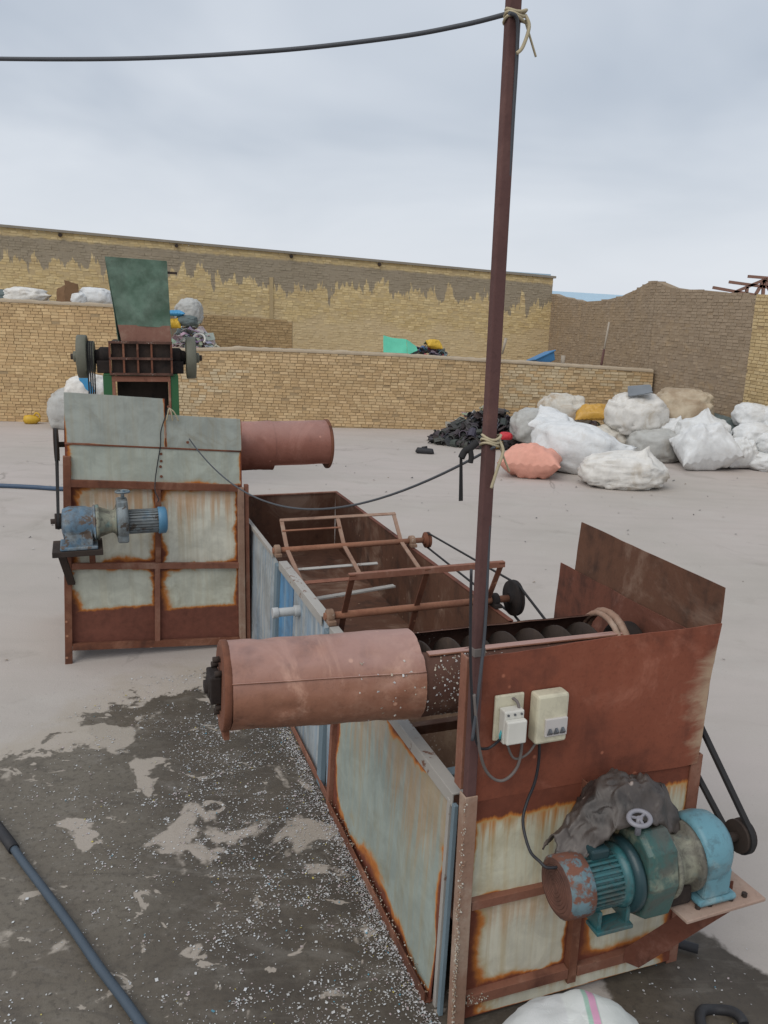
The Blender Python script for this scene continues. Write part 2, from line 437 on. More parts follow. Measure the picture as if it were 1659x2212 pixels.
def m_brick(name, mortar=False, plaster=False):
    g = NT(name); v = g.tc(); n = g.noise(v, 30, 5, 0.65); n2 = g.noise(v, 1.1, 5, 0.6, 0.3)
    c = g.attr('Col')
    c = g.mix(g.ma('MULTIPLY', g.step(n2, 0.40, 0.75), 0.35), c, (0.37, 0.27, 0.16))
    c = g.mix(g.ma('MULTIPLY', g.step(g.noise(v, 4.5, 6, 0.7, 0.6), 0.50, 0.72), 0.5), c, (0.40, 0.285, 0.165))
    c = g.mix(g.ma('MULTIPLY', n, 0.16), c, (0.20, 0.14, 0.08))
    if plaster:      # cement wash run down from the coping; UV = metres along the wall, metres below its top
        uv = g.xyz(g.tc('UV')); s, t = uv[0], uv[1]
        e1 = g.noise(g.comb(s, 0.0, 0.0), 0.8, 2, 0.5); e2 = g.noise(g.comb(s, g.ma('MULTIPLY', t, 0.12), 3.0), 4.2, 3, 0.65)
        e3 = g.noise(g.comb(s, g.ma('MULTIPLY', t, 0.3), 9.0), 12.0, 2, 0.6)
        e = g.ma('ADD', g.ma('MULTIPLY', g.ma('SUBTRACT', e1, 0.5), 0.9), g.ma('MULTIPLY', g.ma('SUBTRACT', e2, 0.5), 1.8))
        e = g.ma('ADD', e, g.ma('MULTIPLY', g.ma('SUBTRACT', e3, 0.5), 0.55))
        lim = g.ma('ADD', e, 0.74)
        k = g.step(g.ma('SUBTRACT', lim, t), -0.03, 0.05)
        k = g.ma('MULTIPLY', k, g.step(g.ma('ADD', t, g.ma('MULTIPLY', g.ma('SUBTRACT', e2, 0.5), 0.12)), 0.13, 0.20))
        gr = g.mix(g.noise(v, 2.2, 5, 0.6), (0.215, 0.185, 0.14), (0.32, 0.275, 0.215))
        c = g.mix(g.ma('MULTIPLY', k, 0.9), c, gr)
        pl = g.ma('MULTIPLY', g.step(g.ma('ADD', t, g.ma('MULTIPLY', g.ma('SUBTRACT', n2, 0.5), 1.5)), 1.45, 1.75), 0.6)
        c = g.mix(pl, c, g.mix(g.noise(v, 3, 5), (0.50, 0.40, 0.25), (0.60, 0.49, 0.32)))
    return g.fin(c, 0.92, n, 0.4, 0.006, 0.0, 0.2)

def m_sack(name, c=(0.66, 0.66, 0.64), dirt=(0.36, 0.29, 0.20), amt=0.4, translucent=True):
    g = NT(name); v = g.tc(); p = g.objrand()
    vv = g.map(v); n = g.noise(v, 2.6, 5, 0.6, 0.6); n2 = g.noise(v, 12, 5, 0.6)
    col = g.mix(g.step(n2, 0.3, 0.7), tuple(k * 0.9 for k in c), c)
    k = g.ma('MULTIPLY', g.step(n, 0.92 - amt, 1.14 - amt), 0.75)
    col = g.mix(k, col, dirt)
    n4 = g.noise(v, 6.5, 6, 0.7, 1.5); col = g.mix(g.ma('MULTIPLY', g.step(n4, 0.50, 0.70), 0.55), col, tuple(0.5 * (a_ + b_) for a_, b_ in zip(c, dirt)))
    wv = g.ma('ADD', g.noise(v, 4.5, 4, 0.55, 1.2), g.ma('MULTIPLY', g.noise(v, 17, 4, 0.6, 0.6), 0.4))
    return g.fin(col, 0.7, g.ma('ADD', wv, g.ma('MULTIPLY', g.noise(g.map(v, (1, 1, 2.5)), 38, 3, 0.6), 0.12)), 0.28, 0.05, 0.0, 0.25)

# ------------------------------------------------------------------ materials
M = {}
M['rust'] = m_rust('rust', (0.06, 0.027, 0.019), (0.17, 0.066, 0.038), (0.30, 0.155, 0.095), scuff=0.4)
M['rust_sheet'] = m_rust('rust_sheet', (0.13, 0.042, 0.026), (0.225, 0.068, 0.038), (0.29, 0.11, 0.065), -0.02, scuff=0.45, bare=(0.42, 0.31, 0.21))
M['rust_side'] = m_rust('rust_side', (0.05, 0.024, 0.018), (0.15, 0.055, 0.035), (0.22, 0.10, 0.07), 0.0, scuff=0.5)
M['rust_tube'] = m_rust('rust_tube', (0.10, 0.042, 0.028), (0.29, 0.13, 0.08), (0.45, 0.26, 0.18), 0.0, dust_sheen=(0.40, 0.26, 0.235), rough=0.55, spec=0.5, scuff=0.6)
M['rust_far_tube'] = m_rust('rust_far_tube', (0.14, 0.05, 0.035), (0.25, 0.095, 0.065), (0.33, 0.15, 0.11), 0.02, dust_sheen=(0.36, 0.22, 0.19), rough=0.6, spec=0.45, scuff=0.35)
M['rust_wet'] = m_rust('rust_wet', (0.035, 0.02, 0.016), (0.11, 0.055, 0.04), (0.26, 0.17, 0.12), -0.02, flecks=0.42)
M['rust_caked'] = m_rust('rust_caked', (0.09, 0.05, 0.035), (0.25, 0.16, 0.11), (0.40, 0.29, 0.20), 0.03, flecks=0.5)
M['rust_rail'] = m_rust('rust_rail', (0.10, 0.04, 0.028), (0.23, 0.10, 0.065), (0.36, 0.22, 0.16), 0.02)
M['rust_post'] = m_rust('rust_post', (0.13, 0.07, 0.05), (0.28, 0.17, 0.12), (0.42, 0.33, 0.26), 0.04)
M['rust_inside'] = m_rust('rust_inside', (0.05, 0.028, 0.02), (0.125, 0.058, 0.035), (0.20, 0.13, 0.09), 0.0, scuff=0.5)
M['rust_pole'] = m_rust('rust_pole', (0.078, 0.040, 0.037), (0.11, 0.055, 0.05), (0.18, 0.09, 0.07), 0.0, scuff=0.2)
M['rust_shaft'] = m_rust('rust_shaft', (0.14, 0.05, 0.03), (0.27, 0.125, 0.075), (0.38, 0.24, 0.16), 0.02, streak='X')
M['dark_metal'] = m_rust('dark_metal', (0.018, 0.015, 0.014), (0.045, 0.032, 0.026), (0.10, 0.065, 0.045), -0.02)
M['grease'] = m_rust('grease', (0.012, 0.010, 0.010), (0.03, 0.022, 0.019), (0.12, 0.085, 0.06), -0.04)
M['pale_rail'] = m_paint('pale_rail', (0.36, 0.34, 0.31), (0.20, 0.10, 0.065), 0.40, 12, 0.6)
M['galv_front_top'] = m_panel('galv_front_top', 'X', (0.62, 0.605, 0.47), (0.50, 0.37, 0.15), (0.04, 0.04, 0.03, 0.0), top=0.24, warm=0.6, drip=0.85)
M['galv_front_low'] = m_panel('galv_front_low', 'X', (0.62, 0.60, 0.49), (0.47, 0.37, 0.19), (0.10, 0.05, 0.07, 0.04), warm=0.5, drip=0.25)
M['galv_side'] = m_panel('galv_side', 'Y', (0.33, 0.375, 0.335), (0.36, 0.30, 0.17), (0.022, 0.03, 0.085, 0.05), warm=0.35, drip=0.2)
M['galv_tall'] = m_panel('galv_tall', 'X', (0.36, 0.385, 0.345), (0.33, 0.27, 0.16), (0.012, 0.012, 0.012, 0.0), warm=0.25)
M['galv_tall_low'] = m_panel('galv_tall_low', 'X', (0.40, 0.43, 0.37), (0.38, 0.32, 0.19), (0.025, 0.02, 0.10, 0.03), warm=0.22)
M['galv_mid'] = m_panel('galv_mid', 'X', (0.60, 0.585, 0.49), (0.44, 0.38, 0.25), (0.085, 0.07, 0.06, 0.07), warm=0.4, drip=0.35)
M['galv_bottom'] = m_panel('galv_bottom', 'X', (0.54, 0.55, 0.46), (0.42, 0.36, 0.23), (0.085, 0.06, 0.02, 0.06), bottom=0.47, warm=0.3, rust=(0.145, 0.05, 0.032))
M['blue_paint'] = m_paint('blue_paint', (0.15, 0.27, 0.40), (0.22, 0.15, 0.11), 0.27, 6, 0.55, pale=(0.43, 0.45, 0.44), paleamt=0.58, streak=True, grime=0.35, soft=0.28)
M['blue_strip'] = m_paint('blue_strip', (0.08, 0.25, 0.46), (0.30, 0.27, 0.24), 0.28, 6, 0.5, grime=0.3, pale=(0.3,0.4,0.46), paleamt=0.4, streak=True, soft=0.2)
M['blue_grey_post'] = m_paint('blue_grey_post', (0.155, 0.21, 0.245), (0.2, 0.12, 0.09), 0.26, 8, 0.6)
M['pvc'] = m_plain('pvc', (0.42, 0.43, 0.43), 0.45, 0.12, 15)
M['green_paint'] = m_paint('green_paint', (0.05, 0.10, 0.065), (0.10, 0.075, 0.055), 0.33, 4.5, 0.55, pale=(0.19, 0.29, 0.225), paleamt=0.46, soft=0.22, grime=0.2)
M['green_frame'] = m_paint('green_frame', (0.022, 0.10, 0.035), (0.08, 0.05, 0.03), 0.32, 6, 0.5)
M['hopper_low'] = m_rust('hopper_low', (0.13, 0.06, 0.045), (0.23, 0.115, 0.085), (0.30, 0.19, 0.14), 0.02)
M['wheel_grey'] = m_plain('wheel_grey', (0.125, 0.125, 0.095), 0.6, 0.3, 10)
M['motor_teal'] = m_paint('motor_teal', (0.030, 0.115, 0.125), (0.085, 0.05, 0.035), 0.30, 16, 0.35, pale=(0.14, 0.23, 0.23), paleamt=0.34, grime=0.75)
M['motor_green'] = m_paint('motor_green', (0.038, 0.10, 0.09), (0.20, 0.17, 0.12), 0.33, 12, 0.45, pale=(0.21, 0.23, 0.17), paleamt=0.42, grime=0.7)
M['motor_dark'] = m_paint('motor_dark', (0.018, 0.045, 0.052), (0.06, 0.045, 0.035), 0.30, 14, 0.35)
M['motor_beige'] = m_paint('motor_beige', (0.25, 0.25, 0.19), (0.10, 0.075, 0.05), 0.38, 12, 0.6, pale=(0.13, 0.24, 0.24), paleamt=0.36, grime=0.8)
M['gear_blue'] = m_paint('gear_blue', (0.12, 0.27, 0.325), (0.17, 0.11, 0.075), 0.28, 10, 0.42, pale=(0.30, 0.38, 0.38), paleamt=0.36, grime=0.55)
M['fan_cover'] = m_paint('fan_cover', (0.13, 0.21, 0.24), (0.20, 0.085, 0.055), 0.52, 9, 0.5, grime=0.5)
M['fan_rust'] = m_rust('fan_rust', (0.07, 0.036, 0.028), (0.15, 0.07, 0.05), (0.22, 0.11, 0.08), 0.0)
M['far_blue'] = m_paint('far_blue', (0.10, 0.17, 0.235), (0.15, 0.11, 0.085), 0.44, 12, 0.5, pale=(0.24, 0.27, 0.28), paleamt=0.42, grime=0.6)
M['far_grey'] = m_paint('far_grey', (0.20, 0.23, 0.24), (0.10, 0.08, 0.065), 0.42, 12, 0.5, pale=(0.10, 0.19, 0.27), paleamt=0.36, grime=0.5)
M['cap_blue'] = m_paint('cap_blue', (0.08, 0.21, 0.33), (0.1, 0.09, 0.08), 0.25, 12, 0.45)
M['plate'] = m_rust('plate', (0.22, 0.14, 0.105), (0.34, 0.235, 0.185), (0.42, 0.32, 0.26), 0.05)
M['cable_grey'] = m_plain('cable_grey', (0.06, 0.065, 0.075), 0.55, 0.2, 30)
M['cable_dark'] = m_plain('cable_dark', (0.022, 0.022, 0.026), 0.5, 0.25, 30)
M['cable_dusty'] = m_plain('cable_dusty', (0.15, 0.13, 0.12), 0.7, 0.25, 30)
M['twine'] = m_plain('twine', (0.42, 0.36, 0.24), 0.9, 0.25, 60)
M['cyan_wire'] = m_plain('cyan_wire', (0.05, 0.30, 0.33), 0.5, 0.15, 30)
M['belt'] = m_plain('belt', (0.018, 0.017, 0.017), 0.8, 0.4, 30)
M['box_cream'] = m_paint('box_cream', (0.60, 0.56, 0.42), (0.34, 0.30, 0.22), 0.30, 9, 0.45, grime=0.25)
M['box_white'] = m_paint('box_white', (0.60, 0.585, 0.53), (0.40, 0.37, 0.32), 0.24, 9, 0.45)
M['toggle'] = m_plain('toggle', (0.09, 0.095, 0.105), 0.4, 0.1)
M['window_grey'] = m_plain('window_grey', (0.50, 0.47, 0.45), 0.35, 0.06)
M['rag'] = m_rust('rag', (0.012, 0.011, 0.011), (0.07, 0.057, 0.05), (0.25, 0.205, 0.18), -0.015, rough=0.5, spec=0.5, scuff=0.6)
M['wheel_pale'] = m_plain('wheel_pale', (0.24, 0.235, 0.26), 0.45, 0.12, 20)
M['hose'] = m_plain('hose', (0.055, 0.075, 0.098), 0.5, 0.25, 6)
M['hose_blue'] = m_plain('hose_blue', (0.05, 0.085, 0.14), 0.5, 0.25, 6)
M['rubber'] = m_plain('rubber', (0.026, 0.026, 0.029), 0.65, 0.45, 12)
M['sack'] = m_sack('sack', (0.70, 0.68, 0.64))
M['sack_cool'] = m_sack('sack_cool', (0.68, 0.69, 0.69), (0.42, 0.37, 0.30), 0.3)
M['sack_dirty'] = m_sack('sack_dirty', (0.58, 0.55, 0.49), (0.34, 0.25, 0.16), 0.47)
M['sack_tan'] = m_sack('sack_tan', (0.50, 0.42, 0.31), (0.30, 0.215, 0.14), 0.52)
M['sack_grey'] = m_sack('sack_grey', (0.45, 0.45, 0.43), (0.28, 0.25, 0.21), 0.42)
M['sack_pink'] = m_sack('sack_pink', (0.70, 0.345, 0.265), (0.56, 0.33, 0.26), 0.2)
M['sack_dark'] = m_sack('sack_dark', (0.12, 0.15, 0.15), (0.2, 0.2, 0.18), 0.4)
M['sheet_green'] = m_plain('sheet_green', (0.10, 0.46, 0.31), 0.5, 0.2, 4)
M['yellow'] = m_plain('yellow', (0.58, 0.36, 0.035), 0.5, 0.25, 8)
M['amber'] = m_plain('amber', (0.50, 0.28, 0.05), 0.4, 0.3, 8)
M['crate_blue'] = m_plain('crate_blue', (0.06, 0.20, 0.40), 0.45, 0.2, 6)
M['bright_blue'] = m_plain('bright_blue', (0.05, 0.25, 0.46), 0.45, 0.2, 6)
M['red'] = m_plain('red', (0.50, 0.03, 0.04), 0.5, 0.2, 8)
M['cardboard'] = m_plain('cardboard', (0.20, 0.115, 0.06), 0.8, 0.25, 8)
M['slate'] = m_plain('slate', (0.17, 0.185, 0.20), 0.6, 0.15, 8)
M['stick'] = m_plain('stick', (0.36, 0.31, 0.25), 0.8, 0.2, 20)
M['brick'] = m_brick('brick')
M['brick_wash'] = m_brick('brick_wash', plaster=True)
M['coping'] = m_plain('coping', (0.24, 0.215, 0.175), 0.9, 0.25, 4, bump=0.4)
M['mud'] = m_plain('mud', (0.40, 0.325, 0.235), 0.95, 0.25, 3, bump=0.6)
M['roof_sheet'] = m_plain('roof_sheet', (0.36, 0.50, 0.60), 0.5, 0.1, 3)
M['truss'] = m_plain('truss', (0.22, 0.12, 0.09), 0.8, 0.2, 5)

def vc_mat(name, rough=0.6):
    g = NT(name); n = g.noise(g.tc(), 40, 4, 0.6)
    return g.fin(g.mix(g.ma('MULTIPLY', n, 0.35), g.attr('Col'), (0.12, 0.10, 0.085)), rough, n, 0.2, 0.004)
M['scrap'] = vc_mat('scrap')
M['flake'] = vc_mat('flake', 0.4)

# concrete yard: dusty pale concrete, damp and wet where the washing water runs off
g = NT('yard_concrete'); P = g.tc()
off = g.t.nodes.new('ShaderNodeVectorMath'); off.operation = 'SUBTRACT'; g.set(off.inputs[0], P); off.inputs[1].default_value = ORG
pb = g.dot(off.outputs[0], (math.cos(TH), math.sin(TH), 0)); pa = g.dot(off.outputs[0], (-math.sin(TH), math.cos(TH), 0))
n_big = g.noise(P, 0.22, 5, 0.6, 0.5); n_mid = g.noise(P, 1.3, 6, 0.6, 0.4); n_fine = g.noise(P, 9, 6, 0.65); n_grit = g.noise(P, 85, 3, 0.7)
sweep = g.noise(g.map(P, (0.35, 2.4, 1), (0, 0, 0), (0, 0, 0.5)), 1.0, 6, 0.6, 0.6)
far = g.step(g.xyz(P)[1], 3.0, 9.0)
dry = g.mix(g.step(n_big, 0.3, 0.7), (0.40, 0.365, 0.325), (0.475, 0.42, 0.39))
dry = g.mix(g.ma('MULTIPLY', g.step(sweep, 0.45, 0.75), 0.3), dry, (0.33, 0.30, 0.27))
dry = g.mix(g.ma('MULTIPLY', g.step(n_mid, 0.5, 0.8), 0.5), dry, (0.47, 0.44, 0.40))
dry = g.mix(g.ma('MULTIPLY', g.step(n_grit, 0.55, 0.8), 0.35), dry, (0.25, 0.22, 0.19))
crk = g.voro(g.map(P, (0.28, 0.28, 1), (1.3, 0.4, 0)), 1.0, 'DISTANCE_TO_EDGE')['Distance']
crk = g.ma('ADD', crk, g.ma('MULTIPLY', g.ma('SUBTRACT', n_mid, 0.5), 0.10))
crack = g.ma('MULTIPLY', g.step(g.ma('ABSOLUTE', crk), 0.006, 0.001), g.step(n_big, 0.47, 0.60))
oil = g.noise(g.map(P, (1, 1, 1), (11, 5, 0)), 0.9, 6, 0.65, 0.8)
dry = g.mix(g.ma('MULTIPLY', g.step(oil, 0.57, 0.72), 0.38), dry, (0.265, 0.235, 0.20))
tyre = g.wave(g.map(P, (0.55, 0.55, 1), (2.0, 7.0, 0), (0, 0, 0.25)), 0.9, 3.0, 'Y')
dry = g.mix(g.ma('MULTIPLY', g.ma('MULTIPLY', g.step(tyre, 0.80, 0.98), g.step(n_mid, 0.35, 0.6)), 0.08), dry, (0.27, 0.24, 0.215))
pit = g.voro(P, 26)['Distance']
dry = g.mix(g.ma('MULTIPLY', g.ma('MULTIPLY', g.step(pit, 0.13, 0.05), g.step(n_mid, 0.45, 0.65)), 0.6), dry, (0.20, 0.17, 0.145))
dry = g.mix(g.ma('MULTIPLY', crack, 0.45), dry, (0.16, 0.14, 0.12))
# edge of the wet area, in plant coordinates
lim = g.ma('ADD', 3.02, g.ma('MINIMUM', 0.0, g.ma('ADD', pb, 1.0)))
jag = g.ma('ADD', g.ma('MULTIPLY', g.ma('SUBTRACT', g.noise(P, 2.1, 5, 0.65, 0.5), 0.5), 1.5), g.ma('MULTIPLY', g.ma('SUBTRACT', n_fine, 0.5), 0.45))
sdw = g.ma('ADD', g.ma('SUBTRACT', lim, pa), jag)
wet = g.ma('MULTIPLY', g.step(sdw, 0.0, 0.06), g.step(pb, 0.55, 0.45))
isl = g.noise(g.map(P, (1, 1, 1), (3.7, 1.9, 0)), 2.3, 4, 0.55, 0.5)
isl2 = g.noise(g.map(P, (1, 1.6, 1), (8.1, 4.4, 0), (0, 0, 0.6)), 5.0, 5, 0.6, 0.7)
isl = g.ma('MAXIMUM', isl, g.ma('SUBTRACT', isl2, 0.035))
isl = g.step(g.ma('ADD', isl, g.ma('MULTIPLY', g.ma('SUBTRACT', n_fine, 0.5), 0.16)), 0.585, 0.622)
isl = g.ma('MULTIPLY', isl, 0.85)
wet = g.ma('MULTIPLY', wet, g.ma('SUBTRACT', 1.0, isl))
dd = g.ma('SQRT', g.ma('ADD', g.ma('POWER', g.ma('SUBTRACT', pb, 0.93), 2.0), g.ma('POWER', g.ma('ADD', pa, 0.15), 2.0)))
spill = g.step(g.ma('ADD', dd, g.ma('MULTIPLY', jag, 0.2)), 0.36, 0.32)
wet = g.ma('MAXIMUM', wet, spill)
stn = g.ma('MULTIPLY', g.step(g.ma('ADD', sdw, 0.5), 0.0, 0.5), g.step(pb, 0.3, 0.1))
near_tank = g.step(g.ma('ADD', pb, g.ma('MULTIPLY', g.ma('SUBTRACT', n_mid, 0.5), 1.2)), -1.45, -0.55)
wetc = g.mix(near_tank, (0.155, 0.135, 0.107), (0.066, 0.054, 0.042))
wetc = g.mix(g.ma('MULTIPLY', g.step(n_mid, 0.42, 0.66), 0.75), wetc, (0.115, 0.094, 0.070))
smear = g.noise(g.map(P, (1.4, 3.6, 1), (0, 0, 0), (0, 0, -0.75)), 1.5, 6, 0.65, 1.6)
wetc = g.mix(g.ma('MULTIPLY', g.step(smear, 0.50, 0.72), 0.45), wetc, (0.215, 0.195, 0.17))
wetc = g.mix(g.ma('MULTIPLY', g.step(smear, 0.46, 0.32), 0.5), wetc, (0.065, 0.055, 0.045))
wetc = g.mix(g.ma('MULTIPLY', g.step(n_fine, 0.5, 0.72), 0.5), wetc, (0.15, 0.132, 0.108))
wetc = g.mix(g.ma('MULTIPLY', g.step(g.noise(P, 34, 5, 0.7), 0.48, 0.66), 0.5), wetc, (0.055, 0.046, 0.037))
wetc = g.mix(g.ma('MULTIPLY', g.step(n_grit, 0.55, 0.8), 0.4), wetc, (0.06, 0.052, 0.044))
c = g.mix(g.ma('MULTIPLY', stn, 0.35), dry, (0.33, 0.27, 0.19))
c = g.mix(wet, c, wetc)
hh = g.ma('ADD', g.ma('MULTIPLY', n_fine, 0.6), g.ma('MULTIPLY', n_grit, 0.35))
ro = g.ma('SUBTRACT', 0.9, g.ma('MULTIPLY', wet, g.step(n_mid, 0.35, 0.7, 0.12, 0.36)))
M['yard'] = g.fin(c, ro, hh, 0.4, 0.012, 0.0, 0.4)

# ------------------------------------------------------------------ ground
gm = MB(); gm.add([(-500, -60, 0), (500, -60, 0), (500, 900, 0), (-500, 900, 0)], [(0, 1, 2, 3)])
tag(gm.build('yard_ground', M['yard']), kind='structure')

# ------------------------------------------------------------------ brick walls
def brick_shape(L, H, D, r, jit=0.004):
    v = [(x, y, z) for z in (0, H) for y in (-D, 0.03) for x in (0, L)]
    v = [(x + r.uniform(-jit, jit), y + (r.uniform(-0.005, 0.005) if y < 0 else 0), z + r.uniform(-jit, jit) * 0.6) for x, y, z in v]
    f = [(4, 5, 7, 6), (0, 1, 5, 4), (0, 4, 6, 2), (1, 3, 7, 5), (0, 2, 3, 1)]
    return v, f
def pick(pal, r):
    c = r.choice(pal); k = r.uniform(0.88, 1.09)
    return tuple(min(1, q * k) for q in c)
def interp(tab, s):
    if s <= tab[0][0]: return tab[0][1]
    for (a, x), (b, y) in zip(tab, tab[1:]):
        if s <= b: return x + (y - x) * (s - a) / (b - a)
    return tab[-1][1]

def brick_wall(name, label, p0, p1, top, zbot, palette, seed, parts=300, L=0.165, H=0.062, mat='brick', mcol=(0.36, 0.265, 0.155), slope=0.0, thick=0.22, keyfn=None, colfn=None, gap=0.011, missing=0.012, proud=0.011, coping=None):
    r = random.Random(seed)
    p0, p1 = Vector((*p0, 0)), Vector((*p1, 0))
    d = p1 - p0; S = d.length
    fr = Matrix.Translation(p0) @ Matrix.Rotation(math.atan2(d.y, d.x), 4, 'Z')
    root = thing(name, label, 'wall', (0, 0, 0), fr)
    # mortar core, its top following the wall's top
    ss = sorted(set([0, S] + [s for s, _ in top if 0 < s < S] + [i * 0.5 for i in range(int(S / 0.5) + 1)]))
    v, f, uv = [], [], []
    for s in ss:
        zt = interp(top, s) - 0.012 + (r.uniform(-0.015, 0.015))
        for y in (0.0, thick):
            for z in (zbot, zt):
                v.append((s, y, z)); uv.append((s, zt - z))
    for i in range(len(ss) - 1):
        a, b = i * 4, i * 4 + 4
        f += [(a, b, b + 1, a + 1), (a + 2, a + 3, b + 3, b + 2), (a + 1, b + 1, b + 3, a + 3)]
    f += [(0, 1, 3, 2), (len(v) - 4, len(v) - 2, len(v) - 1, len(v) - 3)]
    mb = MB(); mb.add(v, f); mb.uv = uv; mb.col = [mcol] * len(v)
    mb.build('mortar', M[mat], root)
    bricks = []
    zmax = max(z for _, z in top) + abs(slope) * S
    k = 0; z = zbot
    while z < zmax:
        s = -r.uniform(0.2, 0.9) * L if k % 2 else -L * 0.5 * (0.4 + 0.2 * r.random())
        while s < S:
            l = L * r.uniform(0.9, 1.08)
            if r.random() < 0.06: l *= 0.5
            s0, s1 = max(0.0, s + gap / 2), min(S, s + l - gap / 2)
            if s1 - s0 > 0.03:
                zz = z + slope * (s0 + s1) / 2
                zt = min(interp(top, s0), interp(top, s1))
                if zz + H * 0.75 < zt + 0.012 and zz > zbot - 0.02 and r.random() > missing:
                    bricks.append((s0, s1 - s0, zz, k))
            s += l
        z += H; k += 1
    if keyfn: bricks.sort(key=lambda q: keyfn(q[0], q[2]))
    singles, rest = bricks[:parts], bricks[parts:]
    if singles:
        shapes = []
        for i in range(14):
            bv, bf = brick_shape(L - gap, H - gap * 0.8, proud, r)
            cc = colfn(singles[0][0], singles[0][2], r) if colfn and False else pick(palette, r)
            m2 = MB(); m2.add(bv, bf); m2.col = [cc] * 8; m2.uv = [(0, 0)] * 8
            me_o = m2.build('brick', M[mat], root); me = me_o.data
            bpy.data.objects.remove(me_o, do_unlink=True)
            shapes.append(me)
        for (s, l, zz, k) in singles:
            o = bpy.data.objects.new('brick', r.choice(shapes)); COL.objects.link(o)
            o.parent = root; o.location = (s, r.uniform(-0.005, 0.004), zz); o.scale = (l / (L - gap), 1, 1)
            o.rotation_euler = (0, -math.atan(slope) + r.uniform(-0.012, 0.012), 0)
    if rest:
        mb = MB(); mb.col, mb.uv = [], []
        for (s, l, zz, k) in rest:
            bv, bf = brick_shape(l, H - gap * 0.8, proud + r.uniform(-0.005, 0.005), r)
            vv = [(x + s, y, q + zz + slope * (x - l / 2)) for x, y, q in bv]
            mb.add(vv, bf)
            cc = colfn(s, zz, r) if colfn else pick(palette, r)
            mb.col += [cc] * 8
            mb.uv += [(x, interp(top, x) - q) for x, y, q in vv]
        tag(mb.build('brick_courses', M[mat], root), kind='stuff')
    return root, fr

PAL_LOW = [(0.585, 0.42, 0.235), (0.54, 0.38, 0.205), (0.62, 0.46, 0.265), (0.5, 0.35, 0.19), (0.60, 0.435, 0.25)]
PAL_LEFT = [(0.595, 0.42, 0.22), (0.565, 0.39, 0.205), (0.63, 0.455, 0.25), (0.53, 0.36, 0.19), (0.585, 0.41, 0.22)]
PAL_TALL = [(0.62, 0.49, 0.265), (0.59, 0.46, 0.24), (0.65, 0.52, 0.29), (0.57, 0.44, 0.225)]
PAL_BROWN = [(0.325, 0.255, 0.185), (0.31, 0.24, 0.172), (0.34, 0.268, 0.196), (0.315, 0.247, 0.18)]
PAL_YEL = [(0.54, 0.41, 0.22), (0.56, 0.43, 0.235), (0.5, 0.375, 0.2), (0.58, 0.45, 0.255)]

# the low wall in front, with its taller left end
LW0, LW1 = Vector((-8.156, 17.492)), Vector((0.962, 18.058))
ld = (LW1 - LW0).normalized()
def lw(s): return LW0 + ld * s
HI_S0, HI_S1 = -3.4, 3.05
hi, hi_fr = brick_wall('brick_wall', 'taller end of the yellow brick wall at the far left, behind the green crusher', lw(HI_S0), lw(HI_S1),
    [(0, 2.52), (3.4, 2.485), (5.6, 2.44), (6.45, 2.42)], 0.0, PAL_LEFT, 11, slope=-0.016, keyfn=lambda s, z: abs(s - 4.3) * 0.6 + abs(z - 1.6), missing=0.008)
def lowcol(s, z, r):
    n = mnoise.noise(Vector((s * 0.55, z * 1.1, 3.3)))
    if n > 0.12 and r.random() < 0.65: return pick([(0.62, 0.51, 0.34), (0.58, 0.46, 0.29)], r)
    return pick(PAL_LOW, r)
S2 = 13.95 - HI_S1
low_top = [(0, 1.60), (0.9, 1.575), (2.0, 1.63), (3.2, 1.615), (5.4, 1.575), (7.7, 1.495), (9.2, 1.44), (S2, 1.375)]
low, low_fr = brick_wall('brick_wall', 'long low yellow brick wall across the yard behind the bags and machines', lw(HI_S1) + Vector((0, 0.012)), lw(HI_S1 + S2), low_top, 0.0, PAL_LOW, 12,
    slope=-0.021, colfn=lowcol, keyfn=lambda s, z: abs(s - 3.2) * 0.5 + abs(z - 0.8), gap=0.013, missing=0.03)
def crest(name, root, fr, tab, w, seed, lo=-0.03, hi=0.035):
    # mud crust along the top of a wall: part of that wall
    r = random.Random(seed); mb = MB(); v, f = [], []
    n = int(tab[-1][0] / 0.07)
    for i in range(n + 1):
        s = tab[-1][0] * i / n; z = interp(tab, s)
        a = mnoise.noise(Vector((s * 2.3, seed, 0))) * 0.03; b = mnoise.noise(Vector((s * 7, seed, 5))) * 0.018
        v += [(s, -0.02 - abs(b) * 1.3, z + lo), (s, -0.03 - abs(a) * 0.7, z + hi * 0.5 + a * 0.3), (s, w * 0.35, z + hi + a + b), (s, w, z + hi + b), (s, w + 0.02, z + lo)]
    for i in range(n):
        for k in range(4):
            a = i * 5 + k
            f.append((a, a + 5, a + 6, a + 1))
    mb.add(v, f, True)
    return mb.build(name, M['mud'], root)
crest('mud_cap', hi, hi_fr, [(0, 2.52), (3.4, 2.485), (5.6, 2.44), (6.44, 2.42)], 0.22, 3)
crest('mud_cap', low, low_fr, low_top[:-1] + [(S2 - 0.01, 1.375)], 0.22, 5)
